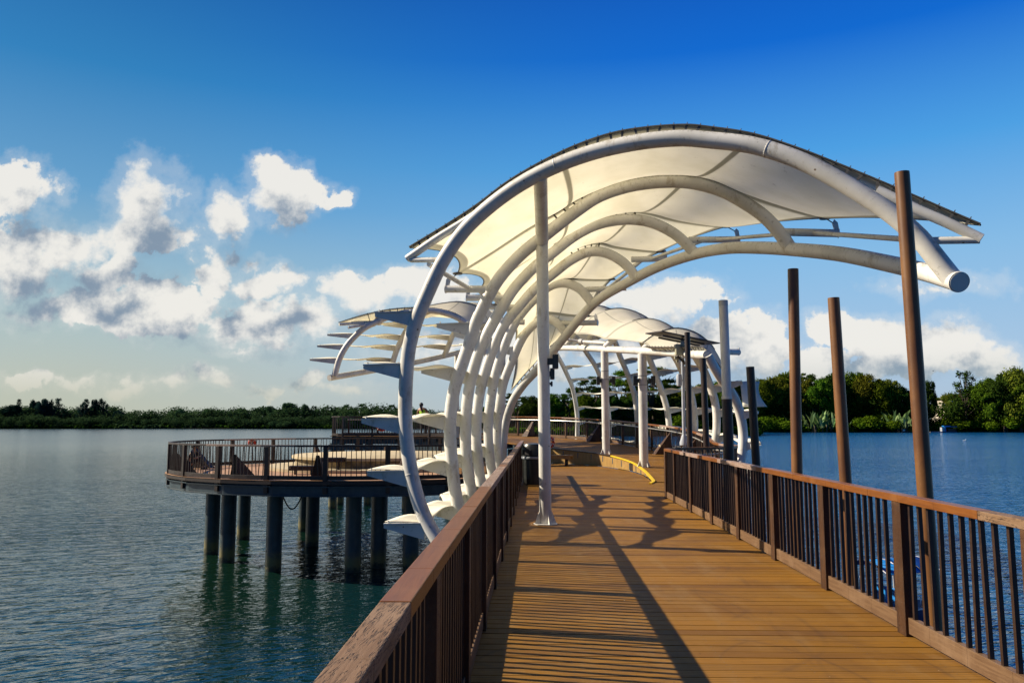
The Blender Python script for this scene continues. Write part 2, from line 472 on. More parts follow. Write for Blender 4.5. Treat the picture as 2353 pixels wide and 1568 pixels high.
simple('orange_buoy', (.55, .050, .015), (.45, .04, .012), 5, .5)
simple('blue_canvas', (.01, .22, .62), (.008, .16, .50), 4, .5)
simple('blue_hull', (.008, .03, .11), (.012, .045, .15), 4, .4)
simple('skin', (.42, .23, .14), (.38, .20, .12), 8, .55)
simple('hair', (.008, .006, .005), (.014, .010, .008), 12, .45)
simple('hiviz', (.42, .70, .02), (.36, .62, .02), 8, .7)
simple('dark_cloth', (.014, .012, .016), (.026, .022, .026), 8, .8)
simple('straw', (.52, .36, .16), (.42, .28, .12), 20, .8)
simple('pink_cloth', (.62, .26, .20), (.52, .20, .16), 8, .8)
simple('bark', (.10, .075, .05), (.055, .040, .028), 3, .85)
simple('bark_pale', (.20, .17, .12), (.13, .11, .08), 3, .85)
simple('pale_stone', (.58, .52, .42), (.46, .41, .32), .3, .85)
simple('green_roof', (.01, .16, .08), (.01, .13, .07), 3, .5)
simple('bird_white', (.8, .8, .78), (.7, .7, .68), 3, .7)
simple('clamp_steel', (.10, .095, .085), (.06, .055, .05), 8, .45)
simple('soil', (.06, .05, .03), (.03, .035, .015), .2, .9)

def mk_pile():
    m, t = mat('steel_pile')
    p = geo_pos(t)
    z = t.node('ShaderNodeSeparateXYZ', {0: p}).outputs[2]
    n = t.noise(p, 2.0, 6, .65); n2 = t.noise(p, 7, 7, .7)
    c = t.mix(t.smooth(n, .35, .7), (.036, .066, .080), (.020, .038, .048))
    rs = t.noise(stretched(t, p, (5, 5, .5)), 2.5, 5, .7)
    c = t.mix(t.math('MULTIPLY', t.smooth(rs, .56, .68), .6), c, (.09, .07, .045))
    zz = t.math('MULTIPLY_ADD', t.math('SUBTRACT', n2, .5), .5, z)
    tide = t.math('SUBTRACT', 1.0, t.smooth(zz, -2.85, -2.45))
    c = t.mix(t.math('MULTIPLY', tide, .9), c, (.17, .145, .05))
    c = t.mix(t.math('SUBTRACT', 1.0, t.smooth(zz, -3.1, -2.9)), c, (.012, .02, .01))
    finish(t, pbr(t, c, .5, n2, .2, .01))
    M['pile'] = m
mk_pile()

def mk_leaf(name, dark, mid, light, tr=.3, rough=.55):
    m, t = mat(name)
    g = t.node('ShaderNodeNewGeometry')
    rnd = g.outputs['Random Per Island']
    oi = t.node('ShaderNodeObjectInfo').outputs['Random']
    n = t.noise(obj_co(t), .35, 3, .5)
    c = t.ramp(rnd, [(0, dark), (.5, mid), (1, light)])
    c2 = t.mix(t.smooth(n, .38, .66), c, light)
    c2 = t.mix(.5, c, c2)
    c2 = t.node('ShaderNodeHueSaturation', {'Hue': t.math('MULTIPLY_ADD', oi, .05, .475), 'Saturation': 1.0, 'Value': t.math('MULTIPLY_ADD', oi, .5, .75), 'Color': c2}).outputs[0]
    di = t.node('ShaderNodeBsdfDiffuse', {0: c2}).outputs[0]
    tl = t.node('ShaderNodeBsdfTranslucent', {0: c2}).outputs[0]
    finish(t, t.node('ShaderNodeMixShader', {0: tr, 1: di, 2: tl}).outputs[0])
    M[name] = m
mk_leaf('leaf_green', (.022, .050, .006), (.050, .105, .010), (.13, .20, .014))
mk_leaf('leaf_olive', (.030, .045, .007), (.075, .105, .012), (.19, .20, .020))
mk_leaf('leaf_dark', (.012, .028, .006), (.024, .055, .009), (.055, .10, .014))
mk_leaf('leaf_haze', (.020, .052, .034), (.034, .088, .044), (.070, .145, .050), .3)  # far bank leaves: distance haze put into the colour as a teal tint
mk_leaf('leaf_haze_dark', (.008, .026, .026), (.014, .044, .040), (.026, .068, .046), .25)  # darker far leaves, with the same haze tint in the colour
mk_leaf('leaf_bright', (.020, .052, .004), (.050, .11, .007), (.13, .21, .012))
mk_leaf('leaf_banana', (.05, .11, .03), (.12, .22, .07), (.30, .42, .18))

def mk_water():
    m, t = mat('lake_water')
    p = geo_pos(t)
    R = t.node('ShaderNodeVectorRotate', {'Vector': p, 'Angle': math.radians(-22)}, rotation_type='Z_AXIS').outputs[0]
    a = t.noise(stretched(t, R, (.6, 1.35, 1)), 1.35, 2, .45, .9)
    b = t.noise(stretched(t, R, (.75, 1.5, 1)), 3.8, 3, .5, .6)
    R2 = t.node('ShaderNodeVectorRotate', {'Vector': p, 'Angle': math.radians(18)}, rotation_type='Z_AXIS').outputs[0]
    c = t.noise(stretched(t, R2, (.7, 1.3, 1)), .33, 2, .5)
    rid = t.math('SUBTRACT', 1.0, t.math('ABSOLUTE', t.math('MULTIPLY_ADD', a, 2.6, -1.3)))
    sharp = t.math('POWER', t.math('MAXIMUM', rid, 0.0), 1.7)
    h = t.math('ADD', t.math('MULTIPLY', sharp, .115), t.math('ADD', t.math('MULTIPLY', b, .11), t.math('MULTIPLY', c, .12)))
    patch = t.noise(stretched(t, p, (.010, .035, 1)), 1.0, 4, .6)
    s_ = t.node('ShaderNodeSeparateXYZ', {0: p})
    dist = t.vmath('LENGTH', p)
    side = t.smooth(t.math('MULTIPLY_ADD', t.noise(p, .02, 3, .5), 30.0, s_.outputs[0]), 0.0, 50.0)
    far = t.smooth(dist, 25.0, 260.0)
    wind = t.math('MULTIPLY_ADD', t.smooth(patch, .35, .65), .30, .70)
    calm = t.math('SUBTRACT', 1.0, t.math('MULTIPLY', far, .80))
    st = t.math('MULTIPLY', wind, t.node('ShaderNodeMix', {0: side, 2: calm, 3: 1.0}).outputs[0])
    bmp = t.node('ShaderNodeBump', {'Height': h, 'Strength': t.math('MULTIPLY', st, t.math('MULTIPLY_ADD', side, .58, .42)), 'Distance': .74})
    body = t.mix(side, (.004, .019, .010), (.002, .090, .27))  # blue of the reflected sky put into the body colour on the right
    sh = t.node('ShaderNodeBsdfPrincipled', {'Base Color': body, 'Roughness': t.math('MULTIPLY_ADD', t.math('MULTIPLY', far, t.math('MULTIPLY_ADD', side, -.6, 1.0)), .16, .045), 'IOR': 1.7, 'Specular IOR Level': .9, 'Normal': bmp.outputs[0]}).outputs[0]
    finish(t, sh)
    M['water'] = m
mk_water()

# ------------------------------------------------------------------ water, far ground
WZ = -3.15
random.seed(7)
mb = MB()
mb.add([(-4000, -60, WZ), (4000, -60, WZ), (4000, 5000, WZ), (-4000, 5000, WZ)], [(0, 1, 2, 3)])
tag(mb.build('water', M['water']), kind='structure')
mb = MB()
LAND = [(-900, 620), (-330, 625), (-225, 610), (-190, 640), (-120, 700), (-95, 900), (-40, 560), (20, 400), (120, 392), (200, 398), (300, 385), (420, 370), (700, 300), (2500, 300), (2500, 3500), (-2500, 3500), (-2500, 620)]
mb.prism(LAND, WZ-3, WZ+.35)
tag(mb.build('ground', M['soil']), kind='structure')

# ------------------------------------------------------------------ walkway decks
LPATH = [Vector(p) for p in ((-.44, -1.6, 0), (-.42, .5, 0), (-.38, 2.67, 0), (-.335, 4.2, 0), (-.245, 7, 0), (-.05, 13, 0), (.13, 19, 0), (.33, 25.5, 0))]
RPATH = [Vector(p) for p in ((2.98, -1.6, 0), (3.08, 2, 0), (3.13, 5.3, 0), (3.22, 8.3, 0), (3.33, 12, 0), (3.47, 17.75, 0))]
INNER = [Vector(p) for p in ((4.05, 22.5, 0), (4.25, 25.5, .14), (4.15, 27.7, .3), (3.47, 30.4, .46), (2.65, 31.9, .52), (1.65, 33.0, .6), (.6, 34.5, .68), (-.5, 36.5, .78), (-1.5, 39, .86), (-3.5, 41.5, .93), (-6, 43, .93), (-10.2, 44, .93))]
OUTER = [Vector(p) for p in ((5.85, 22.5, 0), (6.3, 25.5, .14), (6.45, 28, .28), (6.4, 30.5, .4), (6.0, 32.9, .5), (5.6, 35, .58), (4.85, 38, .7), (3.0, 41.5, .84), (0, 44.5, .93), (-4, 46.5, .93), (-7, 47.2, .93), (-10.3, 47.5, .93))]
def xint(path, Y):
    ys = [p[1] for p in path]; xs = [p[0] for p in path]
    return float(np.interp(Y, ys, xs))
def xl(Y):
    return xint([(p.x, p.y) for p in LPATH], Y)-.10 if Y < 25.6 else -1.6-.35*(Y-25.6)
def xr(Y):
    if Y < 17.9: return xint([(p.x, p.y) for p in RPATH], Y)+.10
    if Y < 22.4: return xint([(4.9, 17.9), (5.35, 19), (5.6, 20), (5.85, 22.4)], Y)
    return xint([(p.x, p.y) for p in INNER[:7]], Y)-.04
mb = MB(); Y = -1.4; row = 0
while Y < 34.2:
    a, b = xl(Y), xr(Y)
    x = a; joint = random.choice((.9, 1.3, 2.1))
    off = [0, 1.35, .7][row % 3]
    cuts = [a, b] if b-a < 4.4 else [a]+[c for c in np.arange(a+1.4+off*.6, b-.8, 3.4)]+[b]
    for c0, c1 in zip(cuts[:-1], cuts[1:]):
        dz = random.uniform(-.0016, .0016)
        ang = -.028+random.uniform(-.0006, .0006)
        cx = (c0+c1)/2
        mb.box((cx, Y-.028*cx, -.016+dz), (c1-c0-.004, .1400, .03), ang)
    Y += .150; row += 1
tag(mb.build('boardwalk', M['deck'], bevel=.0025), kind='structure')
# screw heads in pairs along the joists
mb = MB()
for r in range(110):
    yy = -1.4+.150*r
    for jx in (-.05, .42, .95, 1.5, 2.05, 2.6, 3.0):
        for dy in (-.045, .045):
            x0 = jx+random.uniform(-.004, .004); y0 = yy-.028*jx+dy
            n = 6
            mb.add([(x0+.0045*math.cos(k*2*math.pi/n), y0+.0045*math.sin(k*2*math.pi/n), .0012) for k in range(n)]+[(x0, y0, -.004)], [tuple(range(n))])
o = mb.build('board_screws', M['clamp_steel']); tag(o, kind='structure')

# steel underneath the walkway
mb = MB()
for (pth, dx) in ((LPATH, .03), (RPATH, -.03)):
    for a, b in zip(pth[:-1], pth[1:]):
        mb.bar(a+Vector((dx, 0, -.22)), b+Vector((dx, 0, -.22)), .12, .36)
for y in np.arange(-1, 33, 1.6):
    mb.bar((xl(y)+.12, y, -.17), (xr(y)-.12, y, -.17), .1, .2)
mb.bar((4.9, 17.9, -.22), (5.85, 22.4, -.22), .12, .36); mb.bar((3.5, 17.85, -.22), (4.9, 17.9, -.22), .12, .36)
tag(mb.build('boardwalk_beams', M['steel_blue']), kind='structure')
PILES = [(0.3, 3), (2.6, 3), (0.4, 9), (2.8, 9), (.5, 15), (3.0, 15), (.8, 21), (4.6, 21.5), (.2, 27.5), (3.2, 27.5), (1.0, 31.5)]
mb = MB()
for (x, y) in PILES: mb.tube([(x, y, -5), (x, y, -.38)], .22, 20)
tag(mb.build('boardwalk_piles', M['pile'], smooth=True), kind='structure')

# rising ramp that curves behind
mb = MB()
Li = spline(INNER, 260); Lo = spline(OUTER, 260)
for i in range(259):
    a, b, c, d = Li[i], Lo[i], Lo[i+1], Li[i+1]
    g = .04
    a2 = a.lerp(d, g); d2 = d.lerp(a, g); b2 = b.lerp(c, g); c2 = c.lerp(b, g)
    top = [a2, b2, c2, d2]; up = .012 if a.z < .05 else 0
    mb.add([p+Vector((0, 0, .004)) for p in top]+[p-Vector((0, 0, .03)) for p in top], [(0, 1, 2, 3), (4, 7, 6, 5), (0, 4, 5, 1), (1, 5, 6, 2), (2, 6, 7, 3), (3, 7, 4, 0)])
tag(mb.build('ramp', M['deck']), kind='structure')
mb = MB()
for path, s in ((Li, 1), (Lo, -1)):
    P = path[::6] if s < 0 else [q+(Lo[min(i*6+150,259)]-q).normalized()*.25 for i, q in enumerate(path[150::6])]
    for a, b in zip(P[:-1], P[1:]):
        mb.bar(a-Vector((0, 0, .24)), b-Vector((0, 0, .24)), .12, .40)
for i in range(0, 259, 8): mb.bar(Li[i]-Vector((0, 0, .16)), Lo[i]-Vector((0, 0, .16)), .1, .22)
for i in range(140, 259, 10):
    mb.bar(Li[i]-Vector((0, 0, .62)), Li[min(i+10, 259)]-Vector((0, 0, .62)), .3, .3)
tag(mb.build('ramp_beams', M['steel_blue']), kind='structure')
mb = MB()
for i in (95, 120, 145, 170, 195, 220, 245, 258):
    for q in (Li[i].lerp(Lo[i], .2), Li[i].lerp(Lo[i], .8)):
        mb.tube([(q.x, q.y, -5), (q.x, q.y, q.z-.4)], .24, 16)
tag(mb.build('ramp_piles', M['pile'], smooth=True), kind='structure')

# boarded retaining wall with its yellow cap
wl = abs_thing('retaining_wall', 'curved low wall of upright timber boards with a yellow edge beside the ramp', 'wall', INNER[3])
W = spline(INNER[:7], 150)
mb = MB()
for i in range(2, 149):
    a, b = W[i], W[i+1]
    if a.z < .05: continue
    n = (b-a).cross(Vector((0, 0, 1))).normalized()
    a1 = a.lerp(b, .03); b1 = a.lerp(b, .97)
    if 56 <= i <= 59: continue
    mb.add([a1*1+Vector((0, 0, -a.z)), b1+Vector((0, 0, -b.z)), b1-Vector((0, 0, .012)), a1-Vector((0, 0, .012)),
            a1-n*-.05+Vector((0, 0, -a.z)), b1-n*-.05+Vector((0, 0, -b.z)), b1-n*-.05-Vector((0, 0, .012)), a1-n*-.05-Vector((0, 0, .012))],
           [(0, 1, 2, 3), (7, 6, 5, 4), (0, 4, 5, 1), (2, 6, 7, 3), (0, 3, 7, 4), (1, 5, 6, 2)])
mb.build('boards', M['wall_boards'], wl)
mb = MB()
for i in range(56, 60): mb.bar(W[i]+Vector((0, 0, -W[i].z/2)), W[i+1]+Vector((0, 0, -W[i].z/2)), .02, W[i].z-.03)
mb.build('access_panel', M['dark_timber'], wl)
mb = MB()
E0 = [Vector((3.80, 21.75, .014)), Vector((4.05, 22.6, .02))]+[W[i]+Vector((0, 0, .018)) for i in range(6, 84, 4)]
E0 = spline(E0, 60)
for a, b in zip(E0[:-1], E0[1:]): mb.bar(a, b+(b-a)*.04, .085, .035)
mb.build('yellow_edge', M['yellow_paint'], wl)
mb = MB()
for i in range(82, 149): mb.bar(W[i]+Vector((0, 0, .012)), W[i+1]+Vector((0, 0, .012)), .10, .03)
mb.build('cap', M['dark_timber'], wl)

# ------------------------------------------------------------------ railings
def poly_len(path):
    return np.concatenate([[0], np.cumsum([(b-a).length for a, b in zip(path[:-1], path[1:])])])
def sampler(path):
    L = poly_len(path)
    def f(s):
        s = min(max(s, 0), L[-1]); i = min(int(np.searchsorted(L, s, 'right')-1), len(path)-2)
        t = (s-L[i])/max(L[i+1]-L[i], 1e-9)
        return path[i].lerp(path[i+1], t), (path[i+1]-path[i]).normalized()
    return f, L[-1]
CAMP = Vector((0, 0, EYE))
_bal = {}
def baluster_mesh(h, bw=.034):
    k = (round(h, 2), bw)
    if k not in _bal:
        b = MB(); b.box((0, 0, h/2), (bw, bw*1.02, h))
        me = bpy.data.meshes.new('baluster'); me.from_pydata(b.v, [], b.f); me.materials.append(M['baluster_steel']); _bal[k] = me
    return _bal[k]
def railing(label, path, posts=1.72, bal=.145, first=.4, sections=None, lean=.02, H=1.1, w=.105, keep=100, down=0.0, postmat='post_brown', mid=False, kerb='kerb_brown', kz=.085, skirt=0, bw=.034, pw=(.085, .12)):
    f, L = sampler(path)
    root = abs_thing('railing', label, 'railing', tuple(f(L/2)[0]))
    # handrail, board after board
    s = 0.0; k = 0; secs = sections or ['rail_brown']
    joints = []
    while s < L-.05:
        nm, ln = secs[k % len(secs)] if isinstance(secs[0], tuple) else (secs[k % len(secs)], 1.72)
        e = min(s+ln, L); mb = MB()
        n = max(1, int((e-s)/.5)); pts = [f(s+(e-s)*i/n)[0]+Vector((0, 0, H-.03+(.0 if k % 2 else .0015))) for i in range(n+1)]
        pts[-1] = pts[-1]-(pts[-1]-pts[-2]).normalized()*.004
        for a, b in zip(pts[:-1], pts[1:]): mb.bar(a, b, w, .06)
        mb.build('handrail', M[nm], root, bevel=.004)
        s = e; k += 1
    # posts
    ps = list(np.arange(first, L, posts))
    if L-ps[-1] > .5: ps.append(L-.06)
    for q in ps:
        p, d = f(q); mb = MB()
        a = math.atan2(d.y, d.x)
        mb.box((p.x, p.y, p.z+(H-.062-down)/2), (pw[0], pw[1], H-.062+down), a)
        mb.build('post', M[postmat], root, bevel=.004)
    # bottom rail
    mb = MB(); n = max(2, int(L/.5))
    pts = [f(L*i/n)[0]+Vector((0, 0, kz)) for i in range(n+1)]
    for a, b in zip(pts[:-1], pts[1:]): mb.bar(a, b, .055, .125)
    mb.build('bottom_rail', M[kerb], root, bevel=.003)
    if skirt:
        mb = MB()
        pts = [p-Vector((0, 0, skirt)) for p in pts]
        for a, b in zip(pts[:-1], pts[1:]): mb.bar(a, b, .05, .16)
        mb.build('skirting', M['dark_timber'], root)
    if mid:
        mb = MB(); pts = []
        for i in range(61):
            p, d = f(.3+(L-.6)*i/60); nrm = Vector((-d.y, d.x, 0))*mid
            pts.append(p+nrm+Vector((0, 0, .92)))
        mb.tube(pts, .022, 8)
        for i in range(2, 60, 6): mb.tube([pts[i], pts[i]-Vector((0, 0, .05)), f(.3+(L-.6)*i/60)[0]+Vector((0, 0, .86))], .010, 5)
        mb.build('grab_rail', M['steel_bright'], root, smooth=True)
    # balusters
    z0 = kz+.06; h = H-.06-z0
    items = []
    q = .06
    while q < L-.03:
        if min(abs(q-x) for x in ps) > .075:
            p, d = f(q); items.append((p, d, random.gauss(0, lean)))
        q += bal*random.uniform(.86, 1.14)
    items.sort(key=lambda it: (it[0]-CAMP).length if it[0].y > .3 else 999)
    me = baluster_mesh(h, bw)
    rest = MB()
    for i, (p, d, ln) in enumerate(items):
        ln = max(-.07, min(.07, ln))
        a = math.atan2(d.y, d.x)
        R = Matrix.Rotation(a, 4, 'Z') @ Matrix.Rotation(ln, 4, 'Y')
        c = Vector((p.x, p.y, p.z+z0))-Vector((d.x, d.y, 0))*math.tan(ln)*h/2
        if i < keep:
            o = bpy.data.objects.new('baluster', me); COL.objects.link(o)
            o.parent = root; o.location = c-Vector(root.location); o.rotation_euler = R.to_euler()
        else:
            vs = [R @ Vector(v.co)+c for v in me.vertices]
            rest.add(vs, [tuple(q.vertices) for q in me.polygons])
    if rest.v: tag(rest.build('balusters', M['baluster_steel'], root), kind='stuff')
    return root
random.seed(3)
LS = [('rail_weathered', 3.6), ('rail_weathered', .62), ('rail_brown', 1.15), ('rail_brown', 1.75), ('rail_brown', 1.7), ('rail_grey', 1.75), ('rail_grey', 1.5), ('rail_brown', .8), ('rail_grey', 1.7), ('rail_grey', 1.7)]
railing('timber-topped railing left of the walkway, weathered and cracked in the foreground', LPATH, sections=LS, first=.2, posts=1.60, bal=.112, pw=(.13, .10))
RS = [('rail_grey', 1.7), ('rail_brown', 1.72), ('rail_brown', 1.72), ('rail_weathered', 1.72), ('rail_brown', 1.72), ('rail_brown', 2.0), ('rail_brown', 1.5), ('rail_grey', 2.2), ('rail_brown', 1.5)]
railing('red-brown topped railing right of the walkway, in front of the tall poles', RPATH, sections=RS, first=1.25, posts=1.70, bal=.142, pw=(.15, .10), bw=.029)
CORNER = [Vector(p) for p in ((3.53, 17.95, 0), (4.2, 18.5, 0), (4.9, 18.9, 0), (5.55, 19.6, 0), (5.85, 20.8, 0))]
ORAIL = spline(CORNER+[v+Vector((.0, 0, 0)) for v in OUTER[:9]]+[Vector((-4, 46.4, .93)), Vector((-10.2, 47.4, .93))], 80)
railing('long curved railing outside the rising ramp, with a metal grab rail', ORAIL, first=.3, posts=1.8, bal=.15, lean=.022, sections=['rail_brown', 'rail_brown', 'rail_grey'], mid=.11, keep=60, bw=.026)
IRAIL = spline([Vector(p) for p in ((-.35, 36.4, .77), (-1.35, 39, .86), (-3.3, 41.3, .93), (-6, 42.85, .93), (-9.9, 43.9, .93), (-10.2, 44.6, .93), (-10.25, 45.6, .93))], 60)
railing('railing around the raised platform at the back, seen beyond the round terrace', IRAIL, first=.2, posts=1.75, bal=.15, lean=.03, sections=['dark_timber'], postmat='dark_timber', kerb='dark_timber', down=.55, keep=60, bw=.024)

# ------------------------------------------------------------------ round terrace
PC = Vector((-5.6, 30.7, -.12)); RX, RY = 7.4, 6.2
def ell(th, k=1.0, z=-.12): return Vector((PC.x+RX*k*math.cos(th), PC.y+RY*k*math.sin(th), z))
pf = abs_thing('round_terrace', 'round terrace on dark blue piles standing in the water left of the walkway', 'platform', (-5.6, 30.7, -.12))
mb = MB()
rings = [0, .25, .5, .72, .74, .9, 1.0]
for a, b in zip(rings[:-1], rings[1:]):
    n = 72
    for i in range(n):
        t0, t1 = 2*math.pi*i/n, 2*math.pi*(i+1)/n
        if a == 0: mb.add([ell(0, 0), ell(t0, b), ell(t1, b)], [(0, 1, 2)])
        else: mb.add([ell(t0, a), ell(t0, b), ell(t1, b), ell(t1, a)], [(0, 1, 2, 3)])
mb.build('paving', M['paving'], pf)
mb = MB()
n = 24
for i in range(n):
    t0, t1 = 2*math.pi*i/n, 2*math.pi*(i+1)/n
    p, q = ell(t0, 1.0), ell(t1, 1.0)
    dz = Vector((0, 0, 1))
    mb.bar(p-dz*.07, q-dz*.07, .08, .10)
mb.build('timber_edge', M['dark_timber'], pf)
mb = MB()
for i in range(n):
    t0, t1 = 2*math.pi*i/n, 2*math.pi*(i+1)/n
    p, q = ell(t0, .985), ell(t1, .985)
    mb.bar(p-Vector((0, 0, .33)), q-Vector((0, 0, .33)), .03, .28)
    mb.bar(p-Vector((0, 0, .48)), q-Vector((0, 0, .48)), .22, .03)
    mb.bar(p-Vector((0, 0, .19)), q-Vector((0, 0, .19)), .20, .03)
mb.build('ring_beam', M['steel_blue'], pf)
mb = MB()
for i in range(n):
    th = 2*math.pi*(i+.5)/n
    mb.bar(ell(th, .3, -.42), ell(th, .97, -.42), .1, .26)
mb.prism([ell(2*math.pi*i/40, .97, 0) for i in range(40)], -.30, -.20)
mb.build('joists', M['steel_blue'], pf)
for (x, y) in ((-11.15, 29.6), (-9.95, 27.9), (-11.2, 33.2), (-7.85, 26.3), (-9.3, 35.6), (-5.2, 26.1), (-4.5, 26.9), (-5.55, 33.3), (-3.35, 26.4), (-5.9, 36.0), (-2.4, 33.2), (-1.1, 28.4), (-1.9, 36.2), (-7.9, 31.5)):
    mb = MB(); mb.tube([(x, y, -5.2), (x, y, -.50)], .26, 22); mb.build('pile', M['pile'], pf, smooth=True)
mb = MB()
a = ell(math.radians(-104), .93, -.62); pts = [a+Vector((.62*t, 0, -.42*math.sin(math.pi*t))) for t in np.linspace(0, 1, 14)]
mb.tube(pts, .022, 6); mb.build('hanging_cable', M['black_plastic'], pf, smooth=True)

TH = [math.radians(d) for d in range(-44, -306, -4)]
TR = [ell(t, .985) for t in TH]
railing('dark curved railing round the rim of the round terrace', TR, first=.1, posts=1.93, bal=.150, lean=.045, bw=.022, pw=(.14, .12), sections=['dark_timber', 'dark_timber', 'dark_timber', 'dark_timber', 'rail_grey', 'rail_grey', 'dark_timber'], postmat='dark_timber', kerb='dark_timber', down=.40, keep=100)

def wedge(p, inward, h=.72, l=.62, w=.34, name='light_wedge', label=None, light=True, mt='post_brown'):
    """tapered timber cheek that hides a foot light"""
    d = Vector((inward[0], inward[1], 0)).normalized(); s = Vector((-d.y, d.x, 0))
    r = abs_thing('light_wedge', label, 'light housing', tuple(p), 'tapered timber light housings along the railings')
    mb = MB()
    A = [p+s*w/2+d*.05, p+s*w*.5+d*l, p+s*w*.12+d*.05+Vector((0, 0, h))]
    B = [p-s*w/2+d*.05, p-s*w*.5+d*l, p-s*w*.12+d*.05+Vector((0, 0, h))]
    mb.add(A+B, [(0, 1, 2), (5, 4, 3), (0, 3, 4, 1), (1, 4, 5, 2), (2, 5, 3, 0)])
    mb.build('housing', M[mt], r)
    if light:
        mb = MB(); c = p+d*(l*.62)+Vector((0, 0, h*.40)); mb.box(c, (.07, .20, .07), math.atan2(d.y, d.x)); mb.build('lamp_cover', M['cream_concrete'], r)
    return r
wl_lab = ['in front of the left end of the terrace', 'second from the left on the near rim of the terrace', 'third on the near rim, left of the big white rib', 'fourth on the near rim, behind the white fins', 'at the back rim of the terrace, left of the life ring', 'at the back rim of the terrace, right of the life ring', 'at the far left rim of the terrace']
for k, (deg, lab) in enumerate(zip((-152, -118, -94, -72, 118, 92, 172), wl_lab)):
    th = math.radians(deg); p = ell(th, .97); wv = wedge(p, PC-p, h=.78, l=.8, w=.42, label='brown tapered light housing '+lab, light=False)

for yy, lab in ((8.25, 'outside the left railing, second from the camera'), (4.95, 'outside the left railing, nearest the camera')):
    x = xint([(p.x, p.y) for p in LPATH], yy)
    wedge(Vector((x-.04, yy, -.02)), (-1, 0), h=.80, l=.62, w=.36, label='brown tapered light housing '+lab)
# round stage with its lower step
st = abs_thing('round_stage', 'low round cream concrete stage in the middle of the terrace', 'stage', (-5.1, 32.4, -.12))
mb = MB(); c = (-5.1, 32.4, -.12)
mb.lathe(c, [(3.75, .40), (3.80, .41), (3.80, .50), (3.76, .52), (.0001, .52)], 64); mb.build('slab', M['cream_concrete'], st, smooth=True, sharp=30)
mb = MB(); mb.lathe(c, [(3.66, -.02), (3.66, .395), (.0001, .395)], 64); mb.build('drum', M['stained_concrete'], st, smooth=True, sharp=30)
mb = MB(); mb.lathe((-5.7, 32.1, -.12), [(4.15, .004), (4.15, .11), (4.10, .12), (3.0, .12)], 64); mb.build('step', M['cream_concrete'], st, smooth=True, sharp=30)
def bench(label, c, L, rz=0.0, h=.42, group=None, d=.42, mt='dark_timber'):
    b = abs_thing('bench', label, 'bench', tuple(c), group)
    R = Matrix.Rotation(rz, 3, 'Z')
    mb = MB()
    for k in range(4):
        o = R @ Vector((0, (k-1.5)*d/4, h-.03)); mb.box(Vector(c)+o, (L, d/4-.012, .05), rz)
    mb.build('seat', M[mt], b, bevel=.004)
    mb = MB(); mb.box(Vector(c)+R @ Vector((0, -d/2+.02, h-.11)), (L-.02, .035, .10), rz); mb.box(Vector(c)+R @ Vector((0, d/2-.02, h-.11)), (L-.02, .035, .10), rz); mb.build('apron', M[mt], b)
    for s in (-1, 1):
        mb = MB(); q = Vector(c)+R @ Vector((s*(L/2-.22), 0, (h-.1)/2)); mb.box(q, (.05, d*.7, h-.1), rz); mb.build('leg', M['baluster_steel'], b)
    return b
bench('lower dark bench in front of the round stage on the terrace', (-7.3, 27.7, -.12), 1.0, .05, .30)
bench('higher dark bench standing against the round stage on the terrace', (-6.45, 28.45, -.12), .85, .05, .55)
bench('wooden bench beside the boarded ramp wall, behind the front column', (1.75, 31.0, 0), 1.25, -.35, .42, mt='wall_boards')

# light wedges on the ramp railing
F_, L_ = sampler(ORAIL)
for s, lab in ((10.5, 'behind the right hand column of the far canopy'), (14.3, 'between the two columns of the far canopy'), (22.5, 'right of the front column'), (28.0, 'just left of the front column')):
    p, d = F_(s); inn = Vector((-d.y, d.x, 0))
    wedge(p+Vector((0, 0, .01)), inn, h=.85, l=.75, w=.40, label='pale-lamped light housing, ramp railing, '+lab)

# ------------------------------------------------------------------ front canopy
WH, ME = M['white'], M['membrane']
cp = abs_thing('canopy', 'large white ribbed fabric canopy arching over the near walkway', 'canopy', (.5, 13, 0))
BEAM_PX = [(2202, 647.5, 8.2), (2130, 626, 8.8), (2041.7, 605.6, 9.5), (1937, 584.7, 10.5), (1815, 572.5, 12.0), (1740, 569, 12.9), (1675.5, 569.7, 13.6), (1595, 584, 14.7), (1513, 612, 15.6), (1443, 647.5, 16.3), (1373.5, 689, 17.2), (1331.6, 731, 17.8),
           (1300, 769.5, 18.3), (1265, 812, 18.9), (1231.6, 851, 19.4), (1200.6, 885, 20.0), (1175.8, 925, 20.6), (1160.3, 978, 21.0), (1155, 1040, 21.2), (1157, 1085, 21.3), (1162, 1130, 21.4)]
BP = spline([at(*q) for q in BEAM_PX], 120)
mb = MB(); mb.tube(BP, .105, 20); mb.build('edge_beam', WH, cp, smooth=True)
